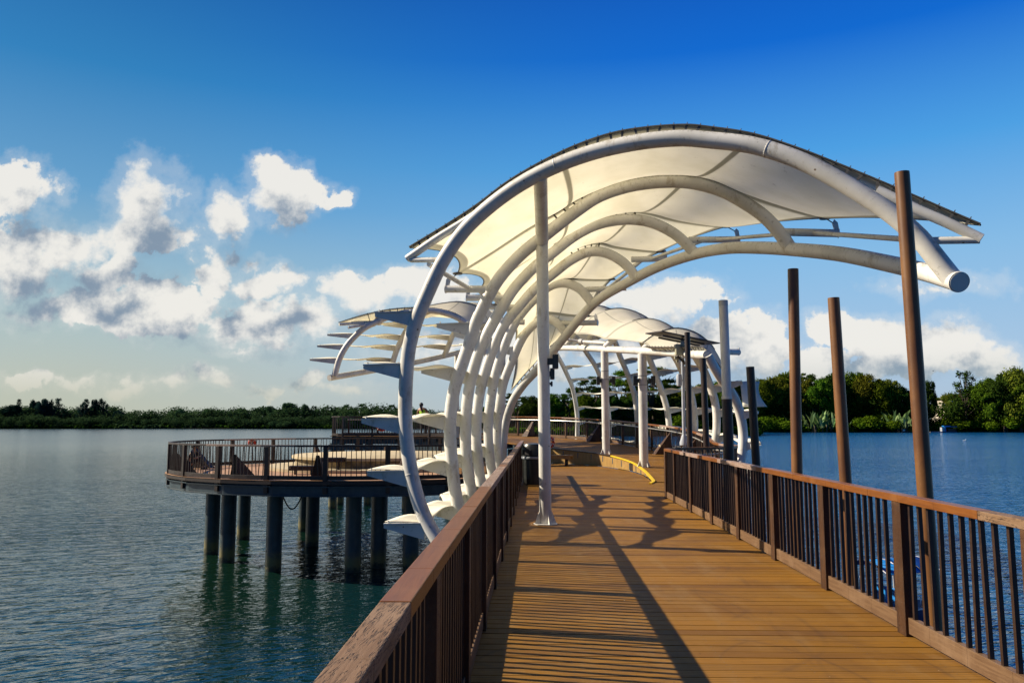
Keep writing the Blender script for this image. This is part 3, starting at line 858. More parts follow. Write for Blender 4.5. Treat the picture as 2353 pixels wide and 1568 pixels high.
RIB = [
 dict(L=(-1.64, 11.6), e=(2190, 644, 8.3), p=[(1048, 1305), (1009, 1246), (984, 1205), (964, 1159), (947, 1097), (937, 1035), (932, 987), (930.7, 933), (934, 851), (940, 797), (955.7, 737.6), (983, 671.9), (1017.8, 598.7), (1066.6, 529), (1125.9, 473), (1199, 420.8), (1286, 377), (1373.5, 346.6), (1478, 325), (1570, 317.6), (1623, 321.5), (1727.8, 334), (1832.4, 366.8), (1919.6, 410.4), (1989, 452), (2041.7, 487), (2111.4, 546.4), (2155, 600)]),
 dict(L=(-1.14, 13.2), e=(1815, 570, 12.0), p=[(1090, 1240), (1062, 1190), (1053, 1163), (1045, 1124), (1038.4, 1066), (1034, 1008), (1034.3, 960), (1041, 905.7), (1056, 851.5), (1075, 797), (1094.5, 738), (1122.4, 679), (1150, 635), (1199, 582), (1256, 537), (1321, 487), (1373.5, 452), (1443, 428), (1513, 418), (1582.7, 419), (1658, 438), (1710.4, 466), (1755.7, 497.5), (1790.6, 535)]),
 dict(L=(-.93, 14.8), e=(1597, 584, 14.7), p=[(1103, 1190), (1085, 1143), (1078.5, 1105), (1072.7, 1066), (1069, 1008), (1070, 960), (1075, 905.7), (1087, 851.5), (1104.8, 797), (1127, 750), (1150, 711), (1183, 660), (1230, 611), (1265, 584), (1321, 541), (1373.5, 515), (1440, 504), (1495.5, 511), (1547.8, 536), (1577, 561)]),
 dict(L=(-.75, 16.2), e=(1460, 638, 16.1), p=[(1120, 1150), (1105, 1105), (1099, 1066), (1094, 1010), (1095, 960), (1101.6, 905.7), (1115, 851.5), (1134.7, 797), (1157, 748), (1192, 704), (1230.5, 661), (1265, 633), (1315, 595), (1356, 578), (1391, 581), (1428, 600), (1450, 622)]),
 dict(L=(-.58, 17.6), e=(1360, 699, 17.35), p=[(1137, 1110), (1127, 1065), (1122, 1014), (1122, 960), (1129, 905.7), (1140, 851.5), (1158, 797), (1177, 752), (1200, 717), (1230, 684), (1265, 656), (1296.7, 650), (1328, 661), (1349, 682)]),
 dict(L=(-.42, 19.0), e=(1302, 769, 18.3), p=[(1149, 1090), (1142, 1030), (1142, 987), (1147, 932.8), (1157, 878.6), (1178, 824), (1203, 771), (1230, 742), (1252, 732), (1272, 736), (1290, 752)]),
]
RC = []
for i, r in enumerate(RIB):
    e = at(*r['e']); r['A'] = r['L']; r['B'] = (e.x, e.y)
    pts = [at_plane(x, y, r['A'], r['B']) for x, y in r['p']]+[e]
    foot = pts[0]+Vector((.25, 0, -.45))
    c = spline([foot]+pts, 110); RC.append(c)
    mb = MB(); mb.tube(c, .105, 20); rb_ = mb.build('rib', WH, cp, smooth=True)
    for f_ in (.16, .36, .58, .80):
        mb = MB(); q = c[int(f_*109)]; d = (c[int(f_*109)+1]-q).normalized(); mb.tube([q-d*.012, q-d*.005, q+d*.005, q+d*.012], [.104, .1085, .1085, .104], 20, cap=False)
        mb.build('weld_seam', WH, rb_, smooth=True, sharp=0)
# end cap of the first rib and collar
mb = MB(); e = at(2202, 647.5, 8.2); d = (BP[0]-BP[3]).normalized(); mb.tube([e-d*.02, e+d*.012], .112, 24); mb.tube([e+d*.01, e+d*.02], .10, 24)
mb.build('end_plate', WH, cp, smooth=True)

# main column with gusset plates at its foot
col0 = ground(1253, 1203)
top = at_plane(1245, 552, RIB[1]['A'], RIB[1]['B'])
colx = (col0.x+top.x)/2; coly = (col0.y+top.y)/2
mb = MB(); mb.tube([(col0.x, col0.y, 0.0), (top.x, top.y, top.z)], .10, 24)
column = mb.build('column', WH, cp, smooth=True)
mb = MB()
for k in range(4):
    a = math.radians(20+90*k); dx, dy = math.cos(a), math.sin(a); c = Vector((col0.x, col0.y, 0)); s = Vector((-dy, dx, 0))*.006
    q = [c+Vector((dx*.09, dy*.09, .006)), c+Vector((dx*.19, dy*.19, .006)), c+Vector((dx*.175, dy*.175, .06)), c+Vector((dx*.09, dy*.09, .26))]
    mb.add([v+s for v in q]+[v-s for v in q], [(0, 1, 2, 3), (7, 6, 5, 4), (0, 4, 5, 1), (1, 5, 6, 2), (2, 6, 7, 3)])
mb.lathe((col0.x, col0.y, .001), [(.20, 0), (.20, .012), (.1, .012)], 24)
mb.build('foot_plate', WH, column)
mb = MB(); mb.tube([(top.x, top.y, top.z-.02), at_plane(1241, 402, RIB[0]['A'], RIB[0]['B'])], [.106, .098], 24); mb.build('strut', WH, cp, smooth=True)

# ridges of the cloth over each rib
def pl(k, lst): return [at_plane(x, y, RIB[k]['A'], RIB[k]['B']) for x, y in lst]
RIDGE = [
 pl(0, [(941, 569), (1024.7, 518.5), (1094.5, 473), (1164, 420.8), (1234, 379), (1321, 337), (1408, 307.5), (1495.5, 293.6), (1582.7, 289), (1623, 293), (1727.8, 309), (1832.4, 342), (1919.6, 376), (2006.8, 412), (2094, 449), (2181, 487), (2252, 517)]),
 pl(1, [(1051, 628), (1130, 578), (1215, 522), (1284.6, 483.6), (1321, 459), (1373.5, 433), (1443, 407), (1513, 396.4), (1582.7, 398), (1637, 412), (1693, 437), (1762.7, 462), (1832.4, 483.6), (1895, 501)]),
 pl(2, [(1100, 665), (1170, 622), (1250, 567), (1314, 525.5), (1356, 503), (1408.3, 487), (1460.6, 484), (1495.5, 489), (1547.8, 503), (1600, 512), (1668.5, 520)]),
 pl(3, [(1135, 700), (1180, 668), (1235, 625), (1280, 592), (1320, 568), (1359.5, 557), (1384, 557), (1408.3, 564), (1460.6, 572), (1516.5, 578)]),
 pl(4, [(1165, 735), (1200, 702), (1235, 668), (1262, 648), (1286, 640), (1310.7, 638.5), (1340, 640), (1370, 641), (1404.8, 641)]),
 pl(5, [(1185, 775), (1210, 747), (1235, 724), (1255, 716), (1275, 717), (1300, 721), (1325, 724), (1349, 726)]),
 [at(*q) for q in ((1173, 898, 20.4), (1197, 868, 20.0), (1224, 838, 19.6), (1258, 795, 19.1), (1280, 770, 18.9), (1296, 752, 18.6))],
]
def membrane(name, rows, parent, sag=.20, scal=.055, nu=64, ns=14, m=None, first_scal=True, nsub=0, flip=False):
    C = [spline(r, nu+1) for r in rows]
    mb = MB(); mb.uv = []
    for k in range(len(C)-1):
        base = len(mb.v)
        for j in range(ns+1):
            s = j/ns; b = 4*s*(1-s); e = scal*b
            for i in range(nu+1):
                t = i/nu; tt = e+(1-2*e)*t
                x = tt*nu; i0 = min(int(x), nu-1); fr = x-i0
                p = C[k][i0].lerp(C[k][i0+1], fr).lerp(C[k+1][i0].lerp(C[k+1][i0+1], fr), s)
                w = math.sin(math.pi*min(max(t, 0), 1))**.5 if 0 < t < 1 else 0
                mb.v.append((p.x, p.y, p.z-sag*b*(.35+.65*w)*min(1, (C[k][nu//2]-C[k+1][nu//2]).length/1.8)))
                mb.uv.append((t, k+s))
        for j in range(ns):
            for i in range(nu):
                a = base+j*(nu+1)+i
                mb.f.append((a, a+1, a+nu+2, a+nu+1))
    o = mb.build(name, m or ME, parent, smooth=True, sharp=0)
    # weld the rows so the cloth is one sheet
    bm = bmesh.new(); bm.from_mesh(o.data); bmesh.ops.remove_doubles(bm, verts=bm.verts, dist=1e-4)
    for f in bm.faces: f.smooth = True
    bm.to_mesh(o.data); bm.free()
    sd = o.modifiers.new('cloth', 'SOLIDIFY'); sd.thickness = .006
    return o, C
memb, MC = membrane('membrane', RIDGE, cp, sag=.24, scal=.05)
# welt cords along the free edges
for side in (0, 1):
    mb = MB(); pts = []
    for k in range(len(MC)-1):
        for j in range(12):
            s = j/12; b = 4*s*(1-s); e = .05*b*64
            i0 = int(e); fr = e-i0
            if side: a = MC[k][64-i0].lerp(MC[k][64-i0-1], fr); c = MC[k+1][64-i0].lerp(MC[k+1][64-i0-1], fr)
            else: a = MC[k][i0].lerp(MC[k][i0+1], fr); c = MC[k+1][i0].lerp(MC[k+1][i0+1], fr)
            p = a.lerp(c, s); pts.append(p-Vector((0, 0, .24*b*.35*min(1, (MC[k][32]-MC[k+1][32]).length/1.8))))
    mb.tube(pts, .011, 6); mb.build('edge_cord', M['clamp_steel'], cp, smooth=True)

def clamp(root, ridge, rib, t0, t1, step=.16, r=.012, studs=True, cl=False, reach=.34, mat_='clamp_steel'):
    n = 140; R = spline(ridge, n+1)
    a, b = int(t0*n), int(t1*n)
    seg = [p+Vector((0, 0, .012)) for p in R[a:b+1]]
    mb = MB()
    for p, q in zip(seg[:-1], seg[1:]): mb.bar(p, q+(q-p)*.03, .05, .014)
    if studs:
        L = 0
        for p, q in zip(seg[:-1], seg[1:]):
            L += (q-p).length
            if L > step:
                L = 0
                t = (q-p).normalized()
                best = min(rib, key=lambda v: (v-q).length)
                if (best-q).length < reach:
                    mb.bar(q, best, .012, .03, up=t)
                nrm = t.cross(Vector((0, 1, 0))).normalized()
                if nrm.z < 0: nrm = -nrm
                mb.tube([q, q+nrm*.035], .006, 5)
    return mb.build('cloth_clamp', M[mat_], root)
# arms that carry the front hem past the first rib
A0, B0 = RIB[0]['A'], RIB[0]['B']
armL = [at_plane(x, y, A0, B0) for x, y in ((1108, 483), (1060, 513), (1000, 550), (936, 594))]
armR = [at_plane(x, y, A0, B0) for x, y in ((2015, 437), (2072, 464), (2111, 483.6), (2181, 514), (2254, 549))]
mb = MB(); mb.tube(spline(armL, 20), .058, 16); mb.build('hem_arm', WH, cp, smooth=True)
mb = MB(); mb.tube(spline(armR, 20), .058, 16); mb.build('hem_arm', WH, cp, smooth=True)
mb = MB(); mb.tube([at_plane(944, 597, A0, B0), at_plane(1020, 597, A0, B0)], .040, 14); mb.build('strut', WH, cp, smooth=True)
mb = MB(); mb.tube([at_plane(2251, 551, A0, B0), at_plane(2125, 553, A0, B0)], .040, 14); mb.build('strut', WH, cp, smooth=True)
guide = RC[0]+spline(armL, 40)+spline(armR, 60)
clamp(cp, RIDGE[0], guide, 0, 1, .17, reach=.42)
for k, (a, b) in ((1, (.24, .60)), (2, (.34, .66)), (3, (.46, .70)), (4, (.42, .7))):
    clamp(cp, RIDGE[k], RC[k], a, b, .16)
clamp(cp, RIDGE[6], BP, .05, .9, .2)

def end_stub(k, pa, pb, corner, Y=None):
    """stub pipe that sticks out of a rib and holds the cloth corner with a cable"""
    if Y is None: a, b = at_plane(*pa, RIB[k]['A'], RIB[k]['B']), at_plane(*pb, RIB[k]['A'], RIB[k]['B'])
    else: a, b = at(*pa, Y[0]), at(*pb, Y[1])
    mb = MB(); mb.tube([a, b], .062, 16)
    d = (b-a).normalized(); mb.tube([b, b+d*.012], .072, 16)
    st = mb.build('stub', WH, cp, smooth=True)
    mb = MB(); f = b-d*.05
    w = Vector((0, .008, 0)); q = [f+Vector((0, 0, .03)), f+d*.07+Vector((0, 0, .03)), f+d*.05+Vector((0, 0, .17)), f+d*.0+Vector((0, 0, .22)), f-d*.03+Vector((0, 0, .15))]
    mb.add([v+w for v in q]+[v-w for v in q], [(0, 1, 2, 3, 4), (9, 8, 7, 6, 5)]+[(i, i+5, (i+1) % 5+5, (i+1) % 5) for i in range(5)])
    mb.build('fin_plate', WH, st)
    if corner is not None:
        mb = MB(); mb.tube([corner, f+Vector((0, 0, .15))], .009, 6); mb.lathe(corner-Vector((0, 0, .012)), [(.085, 0), (.085, .02), (.05, .03)], 14)
        mb.build('cable', M['clamp_steel'], st)
    return a, b
ends_r = []; ends_l = []
for k, pa, pb in ((1, (1800, 533), (1925, 536)), (2, (1582, 551), (1697, 550)), (3, (1450, 596), (1530, 594)), (4, (1345, 665), (1437, 661)), (5, (1290, 742), (1372, 741))):
    ends_r.append(end_stub(k, pa, pb, RIDGE[k][-1]))
for k, pa, pb in ((1, (1126, 664), (1024.7, 664)), (2, (1160, 684), (1071.8, 684)), (3, (1190, 706), (1106, 704)), (4, (1205, 740), (1136, 738))):
    ends_l.append(end_stub(k, pa, pb, RIDGE[k][0]))
# purlins between the stubs
def mid(e, t=.45): return e[0].lerp(e[1], t)
prev = at_plane(2130, 553, A0, B0)
for e in ends_r:
    q = mid(e, .55); mb = MB(); mb.tube([prev, q], .034, 12); mb.build('purlin', WH, cp, smooth=True); prev = mid(e, .35)
prev = at_plane(985, 607, A0, B0)
for e in ends_l:
    q = mid(e, .45); mb = MB(); mb.tube([prev, q], .036, 12); mb.build('purlin', WH, cp, smooth=True); prev = mid(e, .3)

# shading fins on the outer side of the ribs
def fins(root, curves, levels, out, ln, cloth, thick=.22, depth_k=1.0, tip_first=True, dz=None, bow=.10, end_tip=True, lk=None, bare=None):
    outs = [Vector(out(i)).normalized() for i in range(len(curves))]
    for li, z in enumerate(levels):
        P = []
        for i, c in enumerate(curves):
            zz = z+(dz(i) if dz else 0)
            q = at_z(c, zz)
            P.append((q, outs[i]) if q is not None else None)
        for i, it in enumerate(P):
            if it is None: continue
            q, o = it
            if o.dot(o) == 0: continue
            s = Vector((-o.y, o.x, 0))*.025; L = ln*(lk[i] if lk else 1)
            root_p = q+o*.06; tip = q+o*(L+.09)
            up = Vector((0, 0, 1))
            v = [root_p+up*.035, tip+up*.02, tip-up*.03, root_p-up*thick]
            mb = MB()
            mb.add([a+s for a in v]+[a-s for a in v], [(0, 1, 2, 3), (7, 6, 5, 4), (0, 4, 5, 1), (1, 5, 6, 2), (2, 6, 7, 3), (3, 7, 4, 0)])
            mb.bar(root_p+up*.045, tip+up*.028, .10, .018)
            for tt in (.12, .9): mb.tube([root_p.lerp(tip, tt)+up*.04, root_p.lerp(tip, tt)+up*.075], .012, 6)
            mb.build('fin_bracket', WH, root)
        for i in range(len(P)-1):
            if P[i] is None or P[i+1] is None: continue
            if bare and li in bare: continue
            (a, oa), (b, ob) = P[i], P[i+1]
            mb = MB(); mb.uv = []; n, w = 16, 6
            for j in range(n+1):
                s = j/n; h = 4*s*(1-s)
                A = a.lerp(b, s); o = oa.lerp(ob, s).normalized()
                l_ = ln*((lk[i]*(1-s)+lk[i+1]*s) if lk else 1); r0 = .08+.07*h*l_/.6; r1 = (l_+.08)-.20*h*l_/.6
                for m_ in range(w+1):
                    u = m_/w; tw = bow*math.sin(2*math.pi*s)*(u-.5)
                    p = A+o*(r0+(r1-r0)*u)+Vector((0, 0, .055-.02*h+tw*.6))
                    mb.v.append(tuple(p)); mb.uv.append((.1+.15*u, .2+.3*s))
            for j in range(n):
                for m_ in range(w):
                    q = j*(w+1)+m_; mb.f.append((q, q+1, q+w+2, q+w+1))
            o_ = mb.build('fin_panel', cloth, root, smooth=True, sharp=0)
            sd = o_.modifiers.new('cloth', 'SOLIDIFY'); sd.thickness = .008
LOW = [c for c in RC]
fins(cp, LOW, [3.27, 2.50, 1.70, .94, .21, -.52], lambda i: (-1, .06, 0), .56, M['fin_cloth'], dz=lambda i: .035*i, bow=.16, thick=.19, lk=[1, 1, .95, .9, .85, .8], bare=[0])

# ------------------------------------------------------------------ far canopy over the ramp
c2 = abs_thing('canopy', 'humped white canopy on two round columns over the ramp, right of the front column', 'canopy', (4, 28, 0))
B2 = [(1625, 815, 21.1), (1600, 814, 22.2), (1555, 811, 24.0), (1479, 806, 26.2), (1430, 803.5, 28.4), (1392, 802, 30.6), (1350, 800, 32.6), (1300, 799, 35), (1265, 801, 38), (1225, 806, 41)]
B2P = spline([at(*q) for q in B2], 60)
mb = MB(); mb.tube(B2P, .125, 18); mb.build('edge_beam', WH, c2, smooth=True)
for (px, py, z, yy, y1) in ((1479, 1071, .20, 26.4, 26.3), (1392.5, 1042, .46, 30.7, 30.6)):
    q = at(px, py, yy); t = at(px-4, 812 if px > 1400 else 806, y1)
    mb = MB(); mb.tube([q-Vector((0, 0, .05)), t], .15, 24); 
    cc = mb.build('column', WH, c2, smooth=True)
    mb = MB()
    for zz in (.72, .80): mb.tube([q.lerp(t, zz), q.lerp(t, zz+.004)], .156, 24)
    mb.build('joint_ring', M['steel_blue'], cc, smooth=True)
    mb = MB()
    for k in range(4):
        a = math.radians(25+90*k); d = Vector((math.cos(a), math.sin(a), 0)); s = Vector((-d.y, d.x, 0))*.008
        v = [q+d*.14, q+d*.26, q+d*.14+Vector((0, 0, .25))]
        mb.add([x+s for x in v]+[x-s for x in v], [(0, 1, 2), (5, 4, 3), (0, 3, 4, 1), (1, 4, 5, 2)])
    mb.build('foot_plate', WH, cc)
R2 = [
 dict(A=(5.27, 21.1), B=(6.6, 22.0), p=[(1625, 815), (1640, 843), (1656, 869), (1684, 909.7), (1699, 947), (1706.5, 993), (1705, 1034), (1702, 1055), (1694, 1095), (1680, 1140)]),
 dict(A=(4.43, 26.2), B=(6.95, 26.4), p=[(1479, 803), (1500, 785), (1530, 773), (1560, 777), (1583, 797), (1601, 824), (1619, 856), (1633, 891), (1643.6, 931), (1646, 978), (1642.5, 1015), (1637, 1043), (1628, 1080), (1615, 1110)]),
 dict(A=(3.70, 30.4), B=(7.1, 30.0), p=[(1390, 798), (1420, 770), (1455, 752), (1490, 755), (1525, 784), (1554, 826), (1572, 866), (1587, 905), (1594, 947), (1595.6, 987), (1592, 1040), (1584, 1090)]),
 dict(A=(3.0, 33.3), B=(6.9, 33.9), p=[(1340, 797), (1365, 765), (1400, 738), (1436, 735), (1466, 770), (1490, 820), (1504, 854), (1519.6, 897), (1530.5, 934.5), (1536.7, 975), (1535, 1030), (1530, 1075)]),
 dict(A=(2.45, 35.5), B=(6.25, 38.5), p=[(1300, 795), (1325, 762), (1355, 740), (1385, 748), (1412.8, 785.8), (1423.6, 816.8), (1442, 860), (1454.6, 897), (1461, 931), (1464, 965.5), (1463, 1010), (1458, 1050)]),
 dict(A=(1.88, 38.0), B=(5.4, 43.0), p=[(1263, 799), (1283, 768), (1307, 757), (1327.5, 779.6), (1346, 807.5), (1368, 841.5), (1380, 869.4), (1390, 905), (1397, 945), (1399, 985), (1397, 1030)]),
 dict(A=(1.15, 41.0), B=(4.1, 47.2), p=[(1225, 803), (1240, 782), (1258, 786), (1284, 823), (1299.7, 854), (1315, 891), (1323, 931), (1326, 959), (1326, 1000), (1323, 1030)]),
]
RC2 = []
for r in R2:
    c = spline([at_plane(x, y, r['A'], r['B']) for x, y in r['p']], 70); RC2.append(c)
    mb = MB(); mb.tube(c, .13, 16); mb.build('rib', WH, c2, smooth=True)
def pl2(k, lst): return [at_plane(x, y, R2[k]['A'], R2[k]['B']) for x, y in lst]
RG2 = [
 [at(*q) for q in ((1484, 796, 25.4), (1520, 797, 24.3), (1560, 797, 23.2), (1598, 796, 21.9), (1622, 803, 21.2))]+[at_plane(x, y, R2[0]['A'], R2[0]['B']) for x, y in ((1650, 838), (1676, 878), (1700, 915))],
 pl2(1, [(1476, 787), (1500, 770), (1530, 757), (1560, 753.5), (1600, 765), (1632, 790), (1655, 826), (1668, 862)]),
 pl2(2, [(1388, 779), (1420, 752), (1452, 737), (1478, 731.5), (1502, 733), (1530, 743), (1562, 766), (1590, 810)]),
 pl2(3, [(1325, 768), (1352, 732), (1391, 712), (1415, 708), (1433, 708.5), (1465, 718), (1494, 736), (1520, 780)]),
 pl2(4, [(1285, 768), (1310, 735), (1345, 712), (1371, 702), (1395, 706.5), (1425, 724), (1450, 765)]),
 pl2(5, [(1255, 775), (1275, 742), (1300, 722), (1330, 720), (1355, 740), (1375, 780)]),
 pl2(6, [(1215, 790), (1235, 762), (1260, 752), (1285, 770), (1305, 800)]),
]
m2, MC2 = membrane('membrane', RG2, c2, sag=.30, scal=.05, nu=48, m=M['membrane_white'])
clamp(c2, RG2[0], B2P+RC2[0], .0, 1, .22, reach=.5)
for k, (a, b) in ((1, (.0, .75)), (2, (.32, .8)), (3, (.35, .8)), (4, (.35, .8))): clamp(c2, RG2[k], RC2[k], a, b, .25, reach=.4)
for (pa, pb, y0, y1) in (((1640, 824), (1697, 822), 22.5, 22.8), ((1440, 806), (1385, 781), 29, 29)):
    pass
for (a, b, Y) in (((1345, 790), (1334, 783), 33.0), ((1660, 803), (1703, 804), 24.0)):
    pass
mb = MB(); mb.tube([at(1660, 808, 24.2), at(1697, 809, 24.6)], .09, 14); mb.tube([at(1697, 798, 24.6), at(1697, 816, 24.6)], .02, 8); mb.tube([at(1672, 802, 24.4), at(1699, 802, 24.6)], .012, 6); mb.build('stub', WH, c2, smooth=True)
mb = MB(); mb.tube([at(1400, 789, 31.5), at(1338, 785, 32.5)], .085, 14); mb.tube([at(1331, 784, 32.6), at(1338, 785, 32.5)], .12, 14); mb.build('stub', WH, c2, smooth=True)
mb = MB(); mb.tube([at(1250, 772, 33), at(1335, 784, 32.6)], .055, 10); mb.build('purlin', WH, c2, smooth=True)
o2 = [(.6, -.5, 0), (1, -.1, 0), (1, .05, 0), (1, .3, 0), (.85, .5, 0), (.7, .7, 0), (.6, .8, 0)]
ups = []
for c in RC2:      # the outer, falling half of each rib, listed from its foot
    k = max(range(len(c)), key=lambda i: c[i].z); ups.append(list(reversed(c[k:])))
fins(c2, ups, [-.55, .25, 1.1, 1.95, 2.75, 3.55, 4.25], lambda i: o2[i], .80, M['fin_cloth'], thick=.21, dz=lambda i: .10*i, bow=.2, lk=[.55, .8, 1, 1, 1, 1, 1])
# tall upright shade cloth at the near end
mb = MB(); mb.uv = []
for j in range(9):
    for i in range(9):
        a = at(1700+i*5.6, 876, 23.4); b = at(1706+i*7.0-5*math.sin(math.pi*i/8), 934, 22.6)
        p = a.lerp(b, j/8)+Vector((-.12*math.sin(math.pi*j/8)*(i/8), 0, 0)); mb.v.append(tuple(p)); mb.uv.append((.2, .25))
for j in range(8):
    for i in range(8): q = j*9+i; mb.f.append((q, q+1, q+10, q+9))
o_ = mb.build('fin_panel', M['fin_cloth'], c2, smooth=True, sharp=0); sd = o_.modifiers.new('cloth', 'SOLIDIFY'); sd.thickness = .01

# ------------------------------------------------------------------ left canopy over the raised platform
c3 = abs_thing('canopy', 'low white fabric canopy with long thin fins over the raised platform, far left', 'canopy', (-4, 36, 0))
B3 = spline([at(*q) for q in ((756.3, 867.7, 32), (842, 853, 33.8), (923, 838, 35.8), (1000, 822, 38), (1060, 808, 40), (1110, 798, 42))], 40)
mb = MB(); mb.tube(B3, .125, 16); mb.build('edge_beam', WH, c3, smooth=True)
R3 = [
 dict(A=(-7.5, 32.0), B=(-.5, 33.5), p=[(768, 864), (779.4, 824.4), (795.7, 794.5), (814.6, 772.8), (836.3, 753.8), (868, 738), (910, 722), (960, 714), (1010, 716), (1060, 735), (1100, 775), (1125, 830)]),
 dict(A=(-5.2, 34.9), B=(.0, 36.4), p=[(899, 843), (909.6, 808), (920.4, 783.7), (937, 753), (955, 733), (985, 715), (1020, 708), (1060, 715), (1100, 745), (1135, 800)]),
 dict(A=(-3.2, 38.0), B=(.3, 39.5), p=[(1019, 820), (1029, 797), (1039.8, 770), (1053, 749), (1070, 730), (1095, 722), (1125, 735), (1150, 780)]),
 dict(A=(-1.6, 41.5), B=(1.0, 42.2), p=[(1106, 799), (1112, 775), (1122, 755), (1136, 745), (1152, 752), (1166, 780)]),
]
RC3 = []
for r in R3:
    c = spline([at_plane(x, y, r['A'], r['B']) for x, y in r['p']], 60); RC3.append(c)
    mb = MB(); mb.tube(c, .125, 14); mb.build('rib', WH, c3, smooth=True)
SP3 = spline([RC3[0][-1], RC3[1][-1], RC3[2][-1], RC3[3][-1]], 20)
mb = MB(); mb.tube(SP3, .12, 12); mb.build('edge_beam', WH, c3, smooth=True)
for q in (SP3[4], SP3[15]):
    mb = MB(); mb.tube([(q.x, q.y, -.1), q], .13, 16); mb.build('column', WH, c3, smooth=True)
mb = MB(); q = B3[30]; mb.tube([(q.x, q.y, -5), q], .13, 16); mb.build('column', WH, c3, smooth=True)
def pl3(k, lst): return [at_plane(x, y, R3[k]['A'], R3[k]['B']) for x, y in lst]
RG3 = [
 pl3(0, [(777, 741), (831, 724), (893, 710.5), (953, 706), (1000, 708), (1050, 722), (1100, 760)]),
 pl3(1, [(868, 735), (925, 722), (975, 705), (1020.8, 695.5), (1061.5, 693), (1100, 706), (1130, 745)]),
 pl3(2, [(985, 727), (1030, 712), (1060, 700), (1085, 694), (1110, 700), (1140, 730)]),
 pl3(3, [(1080, 725), (1105, 718), (1125, 712), (1145, 716), (1160, 740)]),
]
m3, MC3 = membrane('membrane', RG3, c3, sag=.30, scal=.05, nu=40, m=M['membrane_white'])
clamp(c3, RG3[0], RC3[0], 0, .9, .3, reach=.5); clamp(c3, RG3[1], RC3[1], .35, .9, .3, reach=.4)
mb = MB()
for a, b in (((779, 745), (850, 741)), ((800, 752), (868, 741))): mb.tube([at(*a, 31.8), at(*b, 32.6)], .06, 10)
mb.build('hem_arm', WH, c3, smooth=True)
mb = MB(); mb.tube([at(866, 736, 32.4), at(872, 737, 32.5)], .19, 14); mb.build('hub', WH, c3, smooth=True)
asc = [c[:max(range(len(c)), key=lambda i: c[i].z)] for c in RC3]
fins(c3, asc, [4.25, 4.82, 5.30, 5.85], lambda i: (-1, .1, 0), 1.15, M['fin_cloth'], thick=.19, dz=lambda i: [0, .22, .55, 1.0][i], bow=.22)

# ------------------------------------------------------------------ tall round poles standing in the water on the right
random.seed(11)
def pole(label, top, bot, Y, r, parts, group='tall round poles standing along the walkway'):
    t = at(top[0], top[1], Y); b = at(bot[0], bot[1], Y)
    d = (b-t).normalized(); foot = b+d*((b.z+5.0)/-d.z)
    root = abs_thing('pole', label, 'pole', (foot.x, foot.y, WZ), group)
    L = (foot-t).length
    for name, m, f0, f1, k in parts:
        a = t.lerp(foot, f0); c = t.lerp(foot, f1); mb = MB()
        mb.tube([a, a+(c-a)*.004, c], [r*k*.985, r*k, r*k], 28); mb.build(name, M[m], root, smooth=True, sharp=40)
    return root
pole('tallest and nearest brown round pole, rising past the tip of the canopy', (2071.5, 396), (2130, 1200), 7.9, .0735, [('shaft', 'pole_brown', 0, 1, 1)])
pole('brown round pole standing alone between the grey lamp pole and its shorter neighbour', (1821.5, 618), (1831, 1100), 9.7, .066, [('shaft', 'pole_brown', 0, 1, 1)])
pole('brown round pole just left of the tallest one, its top at mid height', (1914.5, 684), (1943, 1115), 8.75, .0635, [('shaft', 'pole_brown', 0, 1, 1)])
pole('short dark pole right of the grey-topped lamp pole, beside the far canopy', (1723, 842), (1738, 1080), 15.5, .080, [('shaft', 'pole_dark', 0, 1, 1)])
pole('dark slim pole in front of the solar panel mast', (1578.5, 763), (1585, 1050), 20.0, .072, [('shaft', 'pole_dark', 0, 1, 1)])
pole('dark pole with its top just under the end of the far beam', (1614.5, 822), (1624, 1060), 19.5, .076, [('shaft', 'pole_dark', 0, 1, 1)])
t = at(1661, 690, 15.0); b = at(1675, 1060, 15.0)
d = (b-t).normalized(); foot = b+d*((b.z+5)/-d.z); Lt = (foot-t).length
cut = (at(1669, 914, 15.0)-t).length/Lt
lp = pole('lamp pole with a long pale grey upper tube on a dark base', (1661, 690), (1675, 1060), 15.0, .094, [('shaft', 'pole_dark', cut, 1, 1.03), ('lamp_tube', 'lamp_acrylic', 0.012, cut-.004, .93), ('cap', 'grey_metal', 0, .012, .95), ('collar', 'white', cut-.004, cut+.002, 1.06)])
lp['category'] = 'lamp'

# ------------------------------------------------------------------ mast with solar panel, cameras and loudspeaker
ms = abs_thing('camera_mast', 'slim grey mast with solar panel and beige box behind the right railing end', 'mast', (5.1, 23.4, 0))
Ym = 23.4
b = at(1571, 1010, Ym); t = at(1567, 780, Ym); base = Vector((b.x, b.y, 0))
mb = MB(); mb.tube([Vector((b.x, b.y, .02)), t], .052, 16); mb.lathe((b.x, b.y, b.z-.15), [(.13, 0), (.13, .08), (.06, .30)], 16); mb.lathe((b.x, b.y, 0), [(.16, 0), (.16, .02), (.06, .05)], 16)
mb.build('mast_tube', M['grey_metal'], ms, smooth=True)
mb = MB(); mb.box((b.x, b.y, .42), (.5, .4, .84)); mb.build('cabinet', M['dark_timber'], ms, bevel=.01)
mb = MB()
p0, p1 = at(1501, 763, 23.2), at(1632, 790, 23.8)
mb.bar(p0, p1, 1.05, .035, up=(.15, .0, 1)); mb.build('solar_panel', M['solar_back'], ms, bevel=.004)
mb = MB()
q0, q1 = at(1517, 773, 23.2), at(1612, 792, 23.8)
for dy in (-.3, .3): mb.bar(q0+Vector((0, dy, .0)), q1+Vector((0, dy, .0)), .04, .05)
mb.bar(at(1567, 778, 23.1), at(1567, 786, 23.8), .05, .05); mb.build('panel_frame', M['solar_back'], ms)
mb = MB(); c = at(1562, 803, 23.2); mb.box(c, (.28, .2, .33)); mb.build('equipment_box', M['box_beige'], ms, bevel=.012)
